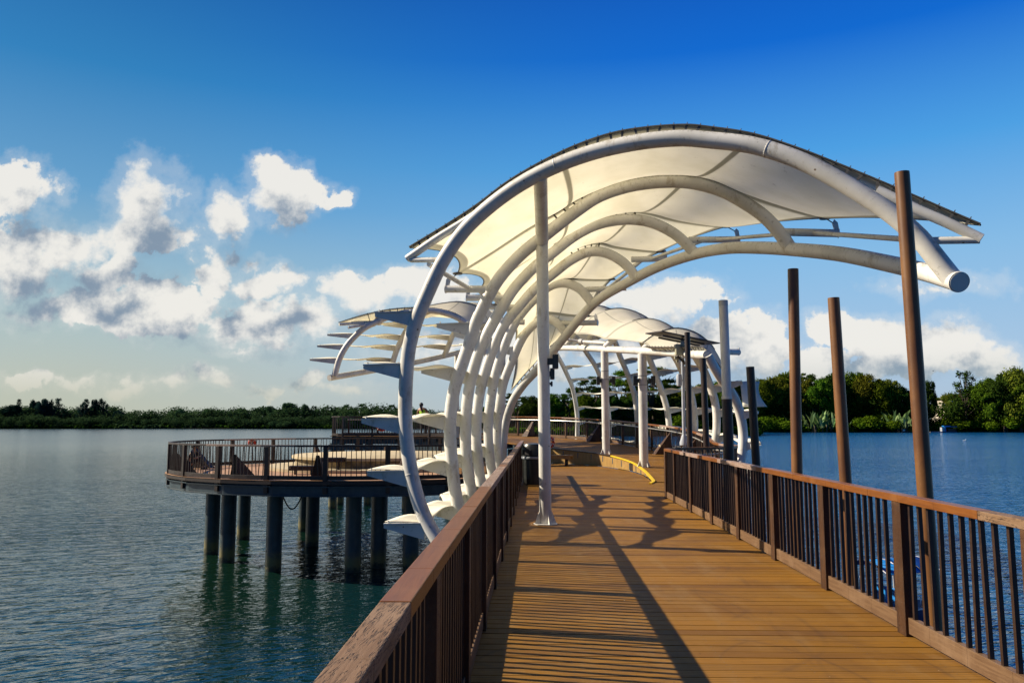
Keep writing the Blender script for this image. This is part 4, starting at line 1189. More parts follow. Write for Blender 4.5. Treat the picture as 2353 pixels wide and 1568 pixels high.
mb = MB(); c = at(1557, 821, 23.2); mb.box(c, (.20, .12, .07)); mb.tube([c+Vector((-.02, 0, -.03)), c+Vector((-.02, 0, -.14))], [.055, .03], 10); mb.build('dome_camera', M['box_beige'], ms, smooth=True)
mb = MB(); mb.tube([at(1556, 817, 23.1), at(1570, 830, 23.1), at(1572, 836, 23.2)], [.035, .045, .03], 8); mb.build('camera', M['black_plastic'], ms, smooth=True)
mb = MB(); c = at(1560, 873, 23.2); mb.lathe((c.x, c.y, c.z-.18), [(.03, 0), (.075, .015), (.085, .06), (.085, .30), (.07, .36), (.02, .37)], 14); mb.bar(c, at(1568, 872, 23.4), .03, .03); mb.build('loudspeaker', M['grey_metal'], ms, smooth=True)
mb = MB(); pts = [at(1556, 790, 23.3)+Vector((.10*math.cos(a), 0, .10*math.sin(a)-.02)) for a in np.linspace(0, -math.pi, 9)]; mb.tube(pts, .010, 6); mb.build('cable_loop', M['black_plastic'], ms)

# ------------------------------------------------------------------ black lights clamped on the columns
def box_light(label, c, s, px_dir):
    r = abs_thing('column_light', label, 'light', tuple(c), 'black box lights clamped on the white columns')
    mb = MB(); mb.box(c, s); mb.build('housing', M['black_plastic'], r, bevel=.008)
    mb = MB(); q = Vector(c)+Vector((px_dir*(s[0]/2+.04), 0, 0)); mb.box(q, (.085, .06, s[2]*.45)); mb.build('bracket', M['black_plastic'], r)
    mb = MB(); mb.box(Vector(c)+Vector((0, 0, -s[2]/2-.003)), (s[0]*.8, s[1]*.8, .008)); mb.build('lens', M['lamp_acrylic'], r)
box_light('larger black box light high on the right side of the front column', at(1275.5, 830, 12.95), (.098, .12, .235), -1)
box_light('smaller black box light just below the larger one on the front column', at(1268.5, 858, 13.05), (.075, .10, .185), -1)
box_light('tiny black light lowest on the right side of the front column', at(1267, 881, 13.05), (.035, .05, .08), -1)
for px, Y, pd, lab in ((1374, 30.6, 1, 'black light on the left side of the left column of the far canopy'), (1409, 30.6, -1, 'black light on the right side of the left column of the far canopy'), (1458.5, 26.2, 1, 'black light on the left side of the right column of the far canopy'), (1500, 26.2, -1, 'black light on the right side of the right column of the far canopy')):
    box_light(lab, at(px, 874, Y), (.13, .16, .32), pd)

# ------------------------------------------------------------------ litter bin behind the column
bn = abs_thing('litter_bin', 'dark round litter bin at the far end of the left railing, behind the column', 'bin', (.60, 21.6, 0))
c = (.60, 21.6, 0)
mb = MB(); mb.lathe(c, [(.27, .0), (.30, .02), (.315, .70)], 28); mb.build('body', M['black_plastic'], bn, smooth=True)
mb = MB(); mb.lathe(c, [(.335, .70), (.34, .71), (.34, .75), (.33, .76)], 28); mb.build('rim', M['grey_metal'], bn, smooth=True)
mb = MB(); mb.lathe(c, [(.315, .76), (.335, .78), (.335, 1.02), (.28, 1.10), (.001, 1.12)], 28); mb.build('hood', M['black_plastic'], bn, smooth=True)
mb = MB(); mb.box((.60-.20, 21.6-.27, .88), (.26, .04, .14), -.6); mb.build('opening', M['dark_cloth'], bn)

# ------------------------------------------------------------------ life rings
def ring(label, c, R, r, rz=0.0, m='orange_buoy'):
    o = abs_thing('life_ring', label, 'life ring', tuple(c), 'life rings hung on the railings')
    mb = MB(); n, k = 28, 10
    for i in range(n):
        a = 2*math.pi*i/n
        for j in range(k):
            b = 2*math.pi*j/k; rr = R+r*math.cos(b)
            v = Matrix.Rotation(rz, 3, 'Z') @ Vector((rr*math.cos(a), r*math.sin(b), rr*math.sin(a)))
            mb.v.append(tuple(Vector(c)+v))
    for i in range(n):
        for j in range(k): mb.f.append((i*k+j, i*k+(j+1) % k, ((i+1) % n)*k+(j+1) % k, ((i+1) % n)*k+j))
    mb.build('ring', M[m], o, smooth=True)
    for q in range(4):
        a = math.pi/4+q*math.pi/2; mb = MB()
        pts = []
        for j in range(9):
            b = 2*math.pi*j/8; rr = R+(r+.006)*math.cos(b); v = Matrix.Rotation(rz, 3, 'Z') @ Vector((rr*math.cos(a), (r+.006)*math.sin(b), rr*math.sin(a))); pts.append(Vector(c)+v)
        mb.tube(pts, .018, 6); mb.build('band', M['bird_white'], o)
ring('small brown-red life ring on the back railing of the round terrace', at(579, 1016, 34.6), .105, .075, 0.2)
ring('orange life ring on the railing of the raised platform, behind the white fin', at(877, 976, 44.0), .27, .075, 0)
ring('red life ring lying low against the ramp wall right of the front column', at(1266, 1015, 32.9), .16, .07, 1.0)

# ------------------------------------------------------------------ people
def skin_body(name, joints, edges, radii, m, parent, sub=2):
    me = bpy.data.meshes.new(name); me.from_pydata([tuple(j) for j in joints], edges, []); me.materials.append(m)
    o = bpy.data.objects.new(name, me); COL.objects.link(o); o.parent = parent
    o.modifiers.new('skin', 'SKIN'); sv = me.skin_vertices[0].data
    for i, r in enumerate(radii):
        sv[i].radius = (r, r) if not isinstance(r, tuple) else r
    sv[0].use_root = True
    s = o.modifiers.new('sub', 'SUBSURF'); s.levels = sub; s.render_levels = sub
    me.polygons.foreach_set('use_smooth', [True]*len(me.polygons))
    o.modifiers['skin'].use_smooth_shade = True
    return o
def ellipsoid(c, r, R=None, n=16, m=10):
    vs = []; fs = []
    for j in range(m+1):
        th = math.pi*j/m
        for i in range(n):
            a = 2*math.pi*i/n; v = Vector((r[0]*math.sin(th)*math.cos(a), r[1]*math.sin(th)*math.sin(a), r[2]*math.cos(th)))
            if R is not None: v = R @ v
            vs.append(Vector(c)+v)
    for j in range(m):
        for i in range(n): fs.append((j*n+i, (j+1)*n+i, (j+1)*n+(i+1) % n, j*n+(i+1) % n))
    return vs, fs
def person(label, loc, rz, H, pose, top_m, leg_m, hair_kind, sleeves='skin'):
    root = thing('person', label, 'person', loc, rotz=rz); root.scale = (H/1.7,)*3
    J = pose['J']; names = list(J)
    idx = {n: i for i, n in enumerate(names)}
    E_ = [('pelvis', 'spine'), ('spine', 'chest'), ('chest', 'neck'), ('neck', 'headb'), ('headb', 'head'), ('chest', 'shL'), ('shL', 'elL'), ('elL', 'wrL'), ('wrL', 'haL'), ('chest', 'shR'), ('shR', 'elR'), ('elR', 'wrR'), ('wrR', 'haR'),
          ('pelvis', 'hiL'), ('hiL', 'knL'), ('knL', 'anL'), ('anL', 'toL'), ('pelvis', 'hiR'), ('hiR', 'knR'), ('knR', 'anR'), ('anR', 'toR')]
    rad = dict(pelvis=.13, spine=.115, chest=.135, neck=.055, headb=.08, head=.095, shL=.06, elL=.042, wrL=.028, haL=.034, shR=.06, elR=.042, wrR=.028, haR=.034, hiL=.09, knL=.062, anL=.042, toL=.038, hiR=.09, knR=.062, anR=.042, toR=.038)
    body = skin_body('body', [J[n] for n in names], [(idx[a], idx[b]) for a, b in E_], [rad[n] for n in names], M['skin'], root)
    def V(n): return Vector(J[n])
    # clothes follow the same joints a little wider
    tn = ['spine', 'pelvis', 'chest', 'shL', 'shR'] + (['elL', 'elR'] if sleeves != 'skin' else [])
    ti = {n: i for i, n in enumerate(tn)}
    te = [(0, 1), (0, 2), (2, 3), (2, 4)] + ([(3, 5), (4, 6)] if sleeves != 'skin' else [])
    skin_body('top', [J[n] for n in tn], te, [rad[n]*1.16 for n in tn], M[top_m], root)
    ln = ['pelvis', 'hiL', 'hiR', 'knL', 'knR', 'anL', 'anR']; li = {n: i for i, n in enumerate(ln)}
    skin_body('trousers', [J[n] for n in ln], [(0, 1), (0, 2), (1, 3), (2, 4), (3, 5), (4, 6)], [rad[n]*1.18 for n in ln], M[leg_m], root)
    for s in 'LR':
        mb = MB(); mb.bar(V('an'+s)+Vector((0, -.04, -.05)), V('to'+s)+Vector((0, .04, -.01)), .085, .07); mb.build('shoe', M['black_plastic'], root, bevel=.02)
        # fingers and thumb
        w = V('ha'+s); d = (V('ha'+s)-V('wr'+s)).normalized(); side = d.cross(Vector((0, 1, 0)))
        side = side.normalized() if side.length > .1 else Vector((1, 0, 0))
        nr = d.cross(side).normalized()
        for q in range(5):
            mb = MB(); o_ = side*(q-1.5)*.019 if q < 4 else side*-.045
            L_ = (.075, .085, .08, .062, .055)[q]; st_ = w+o_+d*(.02 if q < 4 else -.02)
            mb.tube([st_, st_+d*L_*.5+nr*.008+(side*-.02 if q == 4 else Vector()), st_+d*L_*.85+nr*.03+(side*-.025 if q == 4 else Vector())], [.0095, .009, .007], 6); mb.build('finger', M['skin'], root, smooth=True)
    h = V('head'); up = (V('head')-V('neck')).normalized()
    face = Vector(pose.get('face', (0, 1, 0))).normalized()
    sx = face.cross(up).normalized()
    mb = MB(); c = h+up*.01
    for s in (-1, 1): vs, fs = ellipsoid(c+sx*s*.034+face*.088+up*.01, (.012, .012, .009), n=8, m=6); mb.add(vs, fs)
    mb.build('eyes', M['hair'], root)
    mb = MB(); vs, fs = ellipsoid(c+face*.105-up*.02, (.014, .018, .026), n=8, m=6); mb.add(vs, fs)
    for s in (-1, 1): vs, fs = ellipsoid(c+sx*s*.096-up*.01, (.012, .018, .030), n=8, m=6); mb.add(vs, fs)
    vs, fs = ellipsoid(c+face*.092-up*.058, (.024, .010, .008), n=8, m=6); mb.add(vs, fs)
    mb.build('face_features', M['skin'], root, smooth=True)
    mb = MB(); vs, fs = ellipsoid(h-face*.018+up*.035, (.108, .112, .105)); mb.add(vs, fs)
    if hair_kind == 'ponytail':
        p = h-face*.10+up*.02
        mb.tube([p, p-face*.06-up*.02, p-face*.05-up*.14+sx*.02, p-face*.0-up*.30+sx*.05, p-up*.42+sx*.06], [.035, .055, .055, .045, .012], 10)
    mb.build('hair', M['hair'], root, smooth=True)
    if hair_kind == 'hat':
        mb = MB(); cc = h+up*.075
        mb.lathe(cc, [(.20, -.012), (.205, 0), (.115, .012), (.108, .07), (.075, .105), (.001, .11)], 24); mb.build('straw_hat', M['straw'], root, smooth=True)
    return root
def stand(lean=0.0, step=.0, arms='down', side=0.0):
    J = dict(pelvis=(0, 0, .92), spine=(side*.3, lean*.3, 1.10), chest=(side*.7, lean*.7, 1.32), neck=(side, lean, 1.47), headb=(side*1.1, lean*1.1, 1.53), head=(side*1.15, lean*1.2+.02, 1.60),
             shL=(side*.7-.18, lean*.75, 1.39), elL=(side*.7-.24, lean*.6, 1.12), wrL=(side*.7-.24, lean*.6+.10, .90), haL=(side*.7-.24, lean*.6+.12, .83),
             shR=(side*.7+.18, lean*.75, 1.39), elR=(side*.7+.25, lean*.6, 1.12), wrR=(side*.7+.23, lean*.6+.10, .90), haR=(side*.7+.23, lean*.6+.12, .83),
             hiL=(-.10, 0, .88), knL=(-.12, step*.5+.03, .49), anL=(-.12, step, .09), toL=(-.12, step+.14, .045), hiR=(.10, 0, .88), knR=(.12, -step*.4+.03, .49), anR=(.12, -step, .09), toR=(.13, -step+.14, .045))
    if arms == 'rail':
        J.update(elL=(side-.30, .22, 1.16), wrL=(side-.22, .42, 1.12), haL=(side-.18, .48, 1.12), elR=(side+.30, .22, 1.16), wrR=(side+.22, .42, 1.12), haR=(side+.18, .48, 1.12))
    return dict(J=J)
person('person with a dark ponytail in a bright yellow-green top leaning at the far railing', (planx(974, 43.0), 43.0, .955), -.25, 1.78, stand(lean=.05, arms='rail', side=-.14), 'hiviz', 'dark_cloth', 'ponytail')
person('person in a straw hat and pale pink top standing between the white ribs', (planx(1054, 43.2), 43.2, .955), 2.4, 1.60, stand(lean=.08, arms='down'), 'pink_cloth', 'dark_cloth', 'hat', 'long')
sit = dict(J=dict(pelvis=(0, 0, .16), spine=(0, .03, .34), chest=(0, .10, .55), neck=(0, .15, .70), headb=(0, .17, .76), head=(0, .19, .83),
    shL=(-.18, .11, .62), elL=(-.26, .22, .42), wrL=(-.16, .38, .44), haL=(-.10, .42, .46), shR=(.18, .11, .62), elR=(.26, .22, .42), wrR=(.16, .38, .44), haR=(.10, .42, .46),
    hiL=(-.10, .03, .14), knL=(-.17, .40, .46), anL=(-.14, .50, .09), toL=(-.14, .64, .045), hiR=(.10, .03, .14), knR=(.17, .40, .46), anR=(.14, .50, .09), toR=(.14, .64, .045)))
person('person in dark clothes sitting on the floor behind the railing at the terrace\'s left end', (planx(441, 30.6), 30.6, -.115), -1.2, 1.72, sit, 'dark_cloth', 'dark_cloth', 'short', 'long')

# ------------------------------------------------------------------ small boat with a blue canopy, seen through the right railing
bp = ground(2052, 1425, WZ); Vb = Vector((bp.x, bp.y, WZ))
bt = thing('pedal_boat', 'small dark blue boat with a bright blue canopy floating beside the walkway', 'boat', tuple(Vb), rotz=.35)
mb = MB(); prof = [(-1.1, .30), (-.8, .55), (0, .66), (.8, .58), (1.15, .22)]
for z, k in ((-.12, .75), (.10, .95), (.38, 1.0), (.38, .88), (.2, .8)):
    for x, w in prof: mb.v.append((x*(.96 if k < .9 else 1), w*k, z))
    for x, w in reversed(prof): mb.v.append((x*(.96 if k < .9 else 1), -w*k, z))
for l in range(4):
    for i in range(10): a = l*10+i; b_ = l*10+(i+1) % 10; mb.f.append((a, b_, b_+10, a+10))
mb.f.append(tuple(range(40, 50))); mb.f.append(tuple(reversed(range(10)))); mb.build('hull', M['blue_hull'], bt, smooth=True)
for sx_ in (-.55, .6):
    for sy_ in (-.5, .5):
        mb = MB(); mb.tube([(sx_, sy_, .3), (sx_*.9, sy_*.95, 1.25)], .02, 8); mb.build('canopy_post', M['grey_metal'], bt)
mb = MB(); n = 12
for j in range(2):
    for i in range(n+1):
        y = -.68+1.36*i/n; mb.v.append((-.8+1.65*j, y, 1.25+.22*math.cos(math.pi*(i/n-.5))))
for i in range(n): mb.f.append((i, i+1, n+2+i, n+1+i))
cn = mb.build('canopy', M['blue_canvas'], bt, smooth=True, sharp=0); sd = cn.modifiers.new('s', 'SOLIDIFY'); sd.thickness = .02
for x in (-.8, -.25, .3, .85):
    mb = MB(); pts = [(x, -.69+1.38*i/12, 1.275+.22*math.cos(math.pi*(i/12-.5))) for i in range(13)]; mb.tube(pts, .022, 6); mb.build('canopy_rib', M['blue_hull'], bt)
for y in (-.25, .25):
    mb = MB(); mb.box((.1, y, .42), (.4, .38, .06)); mb.box((-.12, y, .62), (.06, .38, .4)); mb.build('seat', M['blue_canvas'], bt, bevel=.01)

# ------------------------------------------------------------------ far boats and birds
def zat(px, D): return planx(px, D)
D = 382
hb = thing('house_boat', 'pale blue cabin boat with a dark shelter moored at the right bank', 'boat', (zat(2172, D), D, WZ))
mb = MB(); mb.prism([(-4, -1.2, 0), (3.4, -1.2, 0), (4.2, 0, 0), (3.4, 1.2, 0), (-4, 1.2, 0)], -.3, .5); mb.build('hull', M['blue_hull'], hb)
mb = MB(); mb.box((-2.9, 0, 1.5), (1.3, 1.8, 2.0)); mb.build('cabin', M['grey_metal'], hb)
mb = MB(); mb.box((-1.9, 0, 1.6), (.4, 2.0, 2.3)); mb.build('door', M['blue_canvas'], hb)
for x in (-1.2, 3.4):
    for y in (-1, 1): mb = MB(); mb.tube([(x, y, .4), (x, y, 2.7)], .06, 6); mb.build('post', M['dark_timber'], hb)
mb = MB(); mb.box((1.1, 0, 2.8), (5.2, 2.4, .14)); mb.box((-1.0, 0, 3.1), (3.2, 2.0, .35)); mb.build('roof', M['blue_canvas'], hb)
mb = MB(); mb.box((1.3, 0, 1.2), (3.6, 1.6, 1.5)); mb.build('load', M['dark_timber'], hb)
pt = thing('pontoon', 'low pale blue pontoon left of the cabin boat', 'pontoon', (zat(2141, 383), 383, WZ))
mb = MB(); mb.box((0, 0, .25), (4.6, 2, .5)); mb.build('float', M['grey_metal'], pt); mb = MB(); mb.box((0, 0, .56), (4.8, 2.1, .1)); mb.build('deck', M['dark_timber'], pt)
tb = thing('covered_barge', 'barge with a domed olive cover and white box, left of the tallest pole', 'boat', (zat(2084, 383), 383, WZ))
mb = MB(); mb.box((0, 0, .3), (7.0, 2.4, .8)); mb.build('hull', M['dark_timber'], tb)
mb = MB(); vs, fs = ellipsoid((1.0, 0, .7), (2.6, 1.4, 2.3)); mb.add(vs, fs); mb.build('cover', M['leaf_olive'], tb, smooth=True)
mb = MB(); mb.box((-3.2, 0, .9), (1.2, 1.4, 1.3)); mb.build('box', M['bird_white'], tb)
eg = thing('bird', 'white water bird sitting on the blue water right of the tallest pole', 'bird', (zat(2207, 206), 206, WZ))
mb = MB(); vs, fs = ellipsoid((0, 0, .12), (.36, .16, .17)); mb.add(vs, fs); mb.tube([(.28, 0, .16), (.38, 0, .36), (.34, 0, .52), (.42, 0, .56)], [.08, .045, .04, .045], 8); mb.tube([(.42, 0, .56), (.56, 0, .53)], [.03, .006], 6); mb.tube([(-.30, 0, .14), (-.55, 0, .20)], [.1, .01], 6); mb.build('body', M['bird_white'], eg, smooth=True)
for px, py, D, s, lab, m in ((2255, 872, 330, 1.0, 'white bird flying low over the trees at the right', 'bird_white'), (2143, 851.5, 260, .45, 'tiny dark bird in the sky right of the tallest pole', 'dark_cloth')):
    q = at(px, py, D); f = thing('bird', lab, 'bird', tuple(q)); f.scale = (s, s, s)
    mb = MB(); mb.tube([(-.7, 0, 0), (-.3, 0, .02), (.4, 0, .05), (.75, 0, .08), (1.0, 0, .06)], [.02, .12, .14, .07, .01], 8); mb.build('body', M[m], f, smooth=True)
    for sgn in (-1, 1):
        mb = MB(); w = [(.35, 0, .08), (.45, sgn*.9, .35), (.1, sgn*1.8, .22), (.0, sgn*.9, .28), (-.2, 0, .06)]
        mb.add([Vector(v) for v in w]+[Vector(v)+Vector((0, 0, .03)) for v in w], [(0, 1, 2, 3, 4), (9, 8, 7, 6, 5)]+[(i, (i+1) % 5, (i+1) % 5+5, i+5) for i in range(5)]); mb.build('wing', M[m], f)

# ------------------------------------------------------------------ trees
def leaves(mb, c, r, n, size, rng, squash=1.0, shell=.55):
    """leaf clumps spread through an ellipsoid"""
    v = rng.normal(size=(n, 3)); v /= np.linalg.norm(v, axis=1)[:, None]
    rad = shell+(1-shell)*rng.random(n)**.6
    rad *= 1+.12*rng.normal(size=n)
    P = np.array(c)+v*rad[:, None]*np.array(r)
    nn = v*.9+rng.normal(size=(n, 3))*.55+np.array([0, 0, .35]); nn /= np.linalg.norm(nn, axis=1)[:, None]
    a = np.cross(nn, rng.normal(size=(n, 3))); a /= np.linalg.norm(a, axis=1)[:, None]; b = np.cross(nn, a)
    s = size*(.55+.9*rng.random(n))[:, None]
    q = [P-a*s-b*s*.35, P+a*s*.1-b*s*.8, P+a*s+b*s*.2, P-a*s*.15+b*s*.85]
    base = len(mb.v)
    for i in range(n):
        for k in range(4): mb.v.append((q[k][i, 0], q[k][i, 1], q[k][i, 2]))
        mb.f.append((base+4*i, base+4*i+1, base+4*i+2, base+4*i+3))
def mesh_of(mb, name, m, smooth=False):
    me = bpy.data.meshes.new(name); me.from_pydata(mb.v, [], mb.f); me.materials.append(M[m]); me.update()
    if smooth: me.polygons.foreach_set('use_smooth', [True]*len(me.polygons))
    return me
def proto(kind, seed, mleaf, mbark='bark'):
    """unit tree, 1 high, about as wide as its kind"""
    rng = np.random.default_rng(seed); L = MB(); T = MB()
    if kind == 'round':
        lob = []
        for i in range(15):
            a = rng.random()*2*math.pi; h = .34+.52*rng.random(); w = .34*math.sin(math.pi*min(1, (h-.12)/.92))**.6
            rr = w*rng.random()**.5; lob.append((rr*math.cos(a), rr*math.sin(a), h, .11+.08*rng.random()))
        lob.append((0, 0, .86, .13)); lob.append((.05, .02, .6, .28))
        for i in range(12):
            a = rng.random()*2*math.pi; h = .45+.45*rng.random(); w = .40*math.sin(math.pi*min(1, (h-.12)/.92))**.6; lob.append((w*math.cos(a), w*math.sin(a), h, .05+.04*rng.random()))
        for (x, y, z, r) in lob: leaves(L, (x, y, z), (r*1.15, r*1.15, r*.82), int(4200*r), .0145, rng)
        leaves(L, (0, 0, .25), (.36, .36, .16), 800, .0145, rng)
        T.tube([(0, 0, -.03), (.01, 0, .2), (0, .01, .45), (0, 0, .75)], [.035, .026, .018, .006], 8)
        for (x, y, z, r) in lob[::2]: T.tube([(0, 0, .25+.2*rng.random()), (x*.5, y*.5, z*.8), (x, y, z)], [.014, .009, .003], 5)
    elif kind == 'umbrella':
        lob = []
        for i in range(46):
            a = rng.random()*2*math.pi; q = rng.random()**.6; rr = .66*q
            z = .93-.30*q**2-.26*rng.random()*q; lob.append((rr*math.cos(a), rr*math.sin(a), z, .075+.06*rng.random()))
        for (x, y, z, r) in lob: leaves(L, (x, y, z), (r*1.35, r*1.35, r*.26), int(2600*r), .011, rng, shell=.1)
        T.tube([(0, 0, -.03), (.01, 0, .15), (0, .01, .32)], [.045, .036, .03], 8)
        for i in range(8):
            a = 2*math.pi*i/8+.4*rng.random(); ex, ey = .5*math.cos(a), .5*math.sin(a)
            T.tube([(0, 0, .30), (ex*.3, ey*.3, .52), (ex*.7, ey*.7, .70), (ex, ey, .78)], [.022, .015, .009, .003], 6)
        for (x, y, z, r) in lob[::2]: T.tube([(x*.4, y*.4, .60), (x*.8, y*.8, z-.05), (x, y, z)], [.008, .005, .002], 4)
    elif kind == 'airy':
        for i in range(26):
            h = .38+.58*rng.random(); a = rng.random()*2*math.pi; rr = .20*rng.random()**.5*(1.15-h*.6)
            x, y = rr*math.cos(a), rr*math.sin(a); r = .045+.05*rng.random()
            leaves(L, (x, y, h), (r, r, r*1.3), 75, .012, rng, shell=.05)
            T.tube([(0, 0, h*.55), (x*.7, y*.7, h*.85), (x, y, h)], [.008, .005, .002], 4)
        T.tube([(0, 0, -.03), (.01, 0, .4), (0, .0, .9)], [.020, .015, .004], 6)
    elif kind == 'shrub':
        for i in range(14):
            a = rng.random()*2*math.pi; rr = .75*rng.random()**.5; z = .30+.45*rng.random()*(1-rr*.6); r = .22+.16*rng.random()
            leaves(L, (rr*math.cos(a), rr*math.sin(a), z), (r*1.1, r*1.1, r*.85), 380, .036, rng)
        T.tube([(0, 0, -.03), (0, 0, .4)], [.05, .02], 6)
    elif kind == 'banana':
        for i in range(46):
            a = rng.random()*2*math.pi; x0, y0 = .42*rng.normal(), .42*rng.normal(); up = .55+.45*rng.random(); out = .18+.30*rng.random(); d = np.array([math.cos(a), math.sin(a), 0]); s = np.array([-math.sin(a), math.cos(a), 0]); w = .045+.03*rng.random()
            base = len(L.v); z0 = .12+.2*rng.random()
            for t in np.linspace(0, 1, 6):
                p = np.array([x0, y0, z0])+d*out*t**1.3+np.array([0, 0, (up-z0)*(t*1.25-.35*t**2.5)]); ww = w*math.sin(math.pi*(.08+.9*t))
                for k in (-1, 0, 1): q = p+s*ww*k-np.array([0, 0, .3*ww*abs(k)]); L.v.append(tuple(q))
            for j in range(5):
                for k in range(2): b0 = base+j*3+k; L.f.append((b0, b0+1, b0+4, b0+3))
        for i in range(6): x0, y0 = .3*rng.normal(), .3*rng.normal(); T.tube([(x0, y0, -.03), (x0, y0, .35)], [.03, .02], 6)
    return mesh_of(L, 'crown', mleaf), mesh_of(T, 'trunk', mbark, True)
PR = {}
def get(kind, seed, leaf):
    k = (kind, seed, leaf)
    if k not in PR: PR[k] = proto(kind, seed, leaf)
    return PR[k]
def plant(name, label, cat, kind, seed, leaf, px, D, H, wide=1.0, z=WZ+.3, group=None, rot=0.0):
    cr, tr = get(kind, seed, leaf)
    r = thing(name, label, cat, (zat(px, D), D, z), group, rot); r.scale = (H*wide, H*wide, H)
    for n, me in (('crown', cr), ('trunk', tr)):
        o = bpy.data.objects.new(n, me); COL.objects.link(o); o.parent = r
    return r
def Hof(y, D, z=WZ+.3): return EYE+(970-y)/F*D-z
# right bank
RT = [(1716, 874, 405, 'round', 1, 'leaf_dark', 1.0), (1742, 868, 400, 'round', 2, 'leaf_green', .9), (1778, 862, 404, 'round', 3, 'leaf_olive', 1.0), (1808, 852, 410, 'round', 1, 'leaf_green', .95), (1850, 846, 425, 'umbrella', 4, 'leaf_dark', .75), (1838, 866, 402, 'round', 2, 'leaf_olive', .85),
      (1880, 868, 398, 'round', 3, 'leaf_green', .9), (1908, 857, 408, 'round', 1, 'leaf_dark', .8), (1952, 851, 412, 'round', 2, 'leaf_green', .85), (1990, 857, 406, 'round', 3, 'leaf_olive', .9), (2016, 873, 402, 'round', 1, 'leaf_green', .85), (2040, 869, 404, 'round', 2, 'leaf_olive', .9), (2068, 886, 402, 'round', 3, 'leaf_dark', .9),
      (2100, 893, 400, 'round', 1, 'leaf_bright', .8), (2130, 871, 396, 'round', 2, 'leaf_dark', .48), (2160, 904, 470, 'umbrella', 4, 'leaf_olive', .9), (2188, 903, 475, 'round', 5, 'leaf_olive', 1.0), (2214, 853, 400, 'airy', 7, 'leaf_dark', 1.6), (2250, 878, 398, 'round', 1, 'leaf_green', .75), (2270, 866, 392, 'round', 2, 'leaf_green', .9), (2305, 853, 388, 'round', 3, 'leaf_dark', .95), (2338, 843, 384, 'round', 1, 'leaf_olive', .95), (2372, 838, 380, 'round', 2, 'leaf_green', 1.0), (2405, 846, 384, 'round', 3, 'leaf_dark', 1.0)]
RL = ['dark round tree right behind the short dark pole', 'green bushy tree right of the short dark pole', 'olive green tree between the short dark pole and the first brown pole', 'tall green tree just left of the first brown pole', 'flat-topped dark tree rising behind the first brown pole', 'olive tree right against the first brown pole',
      'green tree midway between the two shorter brown poles', 'dark tree just left of the second brown pole', 'bushy green tree just right of the second brown pole', 'round olive-topped tree in the middle between the second and the tallest pole', 'lower green tree in the dip right of the round olive top', 'olive tree with a broad crown left of the tallest pole', 'dark low tree beside the tallest pole, above the covered barge',
      'bright green leafy tree partly hidden by the tallest pole', 'dark tree with layered leaves right of the tallest pole', 'distant spreading olive tree in the gap above the lamp posts', 'distant olive tree behind the green roof', 'tall open-crowned tree with sky showing through, right part of the bank', 'green tree right below the open-crowned tree', 'green tree between the open-crowned tree and the photo edge', 'large dark tree near the right photo edge', 'olive tree towering at the right photo edge', 'tree cut by the right photo edge', 'dark tree just beyond the right photo edge']
for (px, y, D, kd, sd_, lf, w), lab in zip(RT, RL):
    plant('tree', lab, 'tree', kd, sd_, lf, px, D, Hof(y, D)*(1.0 if kd != 'round' else 1.02), w*(.62 if kd == 'umbrella' else .72), rot=random.random()*6)
# middle group behind the far canopy
CT = [(1185, 893, 300, 'umbrella', 4, 'leaf_dark', .9), (1222, 905, 296, 'round', 2, 'leaf_dark', 1.0), (1268, 900, 292, 'round', 3, 'leaf_green', 1.0), (1312, 884, 292, 'umbrella', 6, 'leaf_dark', .85), (1362, 853, 294, 'umbrella', 4, 'leaf_dark', .95), (1340, 905, 286, 'round', 2, 'leaf_green', 1.1), (1425, 842, 300, 'umbrella', 6, 'leaf_green', .85), (1400, 900, 286, 'round', 3, 'leaf_dark', 1.1), (1500, 828, 292, 'umbrella', 4, 'leaf_green', .95), (1455, 900, 286, 'round', 1, 'leaf_dark', 1.1), (1530, 895, 290, 'round', 3, 'leaf_dark', 1.0), (1575, 884, 300, 'round', 1, 'leaf_olive', .95), (1608, 878, 305, 'round', 2, 'leaf_olive', .9), (1650, 870, 330, 'round', 3, 'leaf_green', .9), (1690, 876, 360, 'round', 1, 'leaf_dark', .9)]
CL = ['spreading dark tree with sky gaps between the last white ribs and the front column', 'dark round tree low behind the left railing end', 'green round tree just right of the front column', 'low spreading dark tree right of the front column', 'broad dark umbrella tree left of the left far column', 'green undergrowth tree below the broad umbrella tree', 'umbrella tree behind the left column of the far canopy', 'dark round tree below, behind the left far column', 'tallest umbrella tree with layered branches, right of the right far column', 'dark round tree behind the right far column', 'dark tree under the layered umbrella tree', 'olive tree behind the solar panel mast', 'olive tree between the two slim dark poles', 'green tree behind the grey lamp pole', 'dark tree behind the outermost white rib']
for (px, y, D, kd, sd_, lf, w), lab in zip(CT, CL):
    plant('tree', lab, 'tree', kd, sd_, lf, px, D, Hof(y, D), w*(.62 if kd == 'umbrella' else .75), rot=random.random()*6)
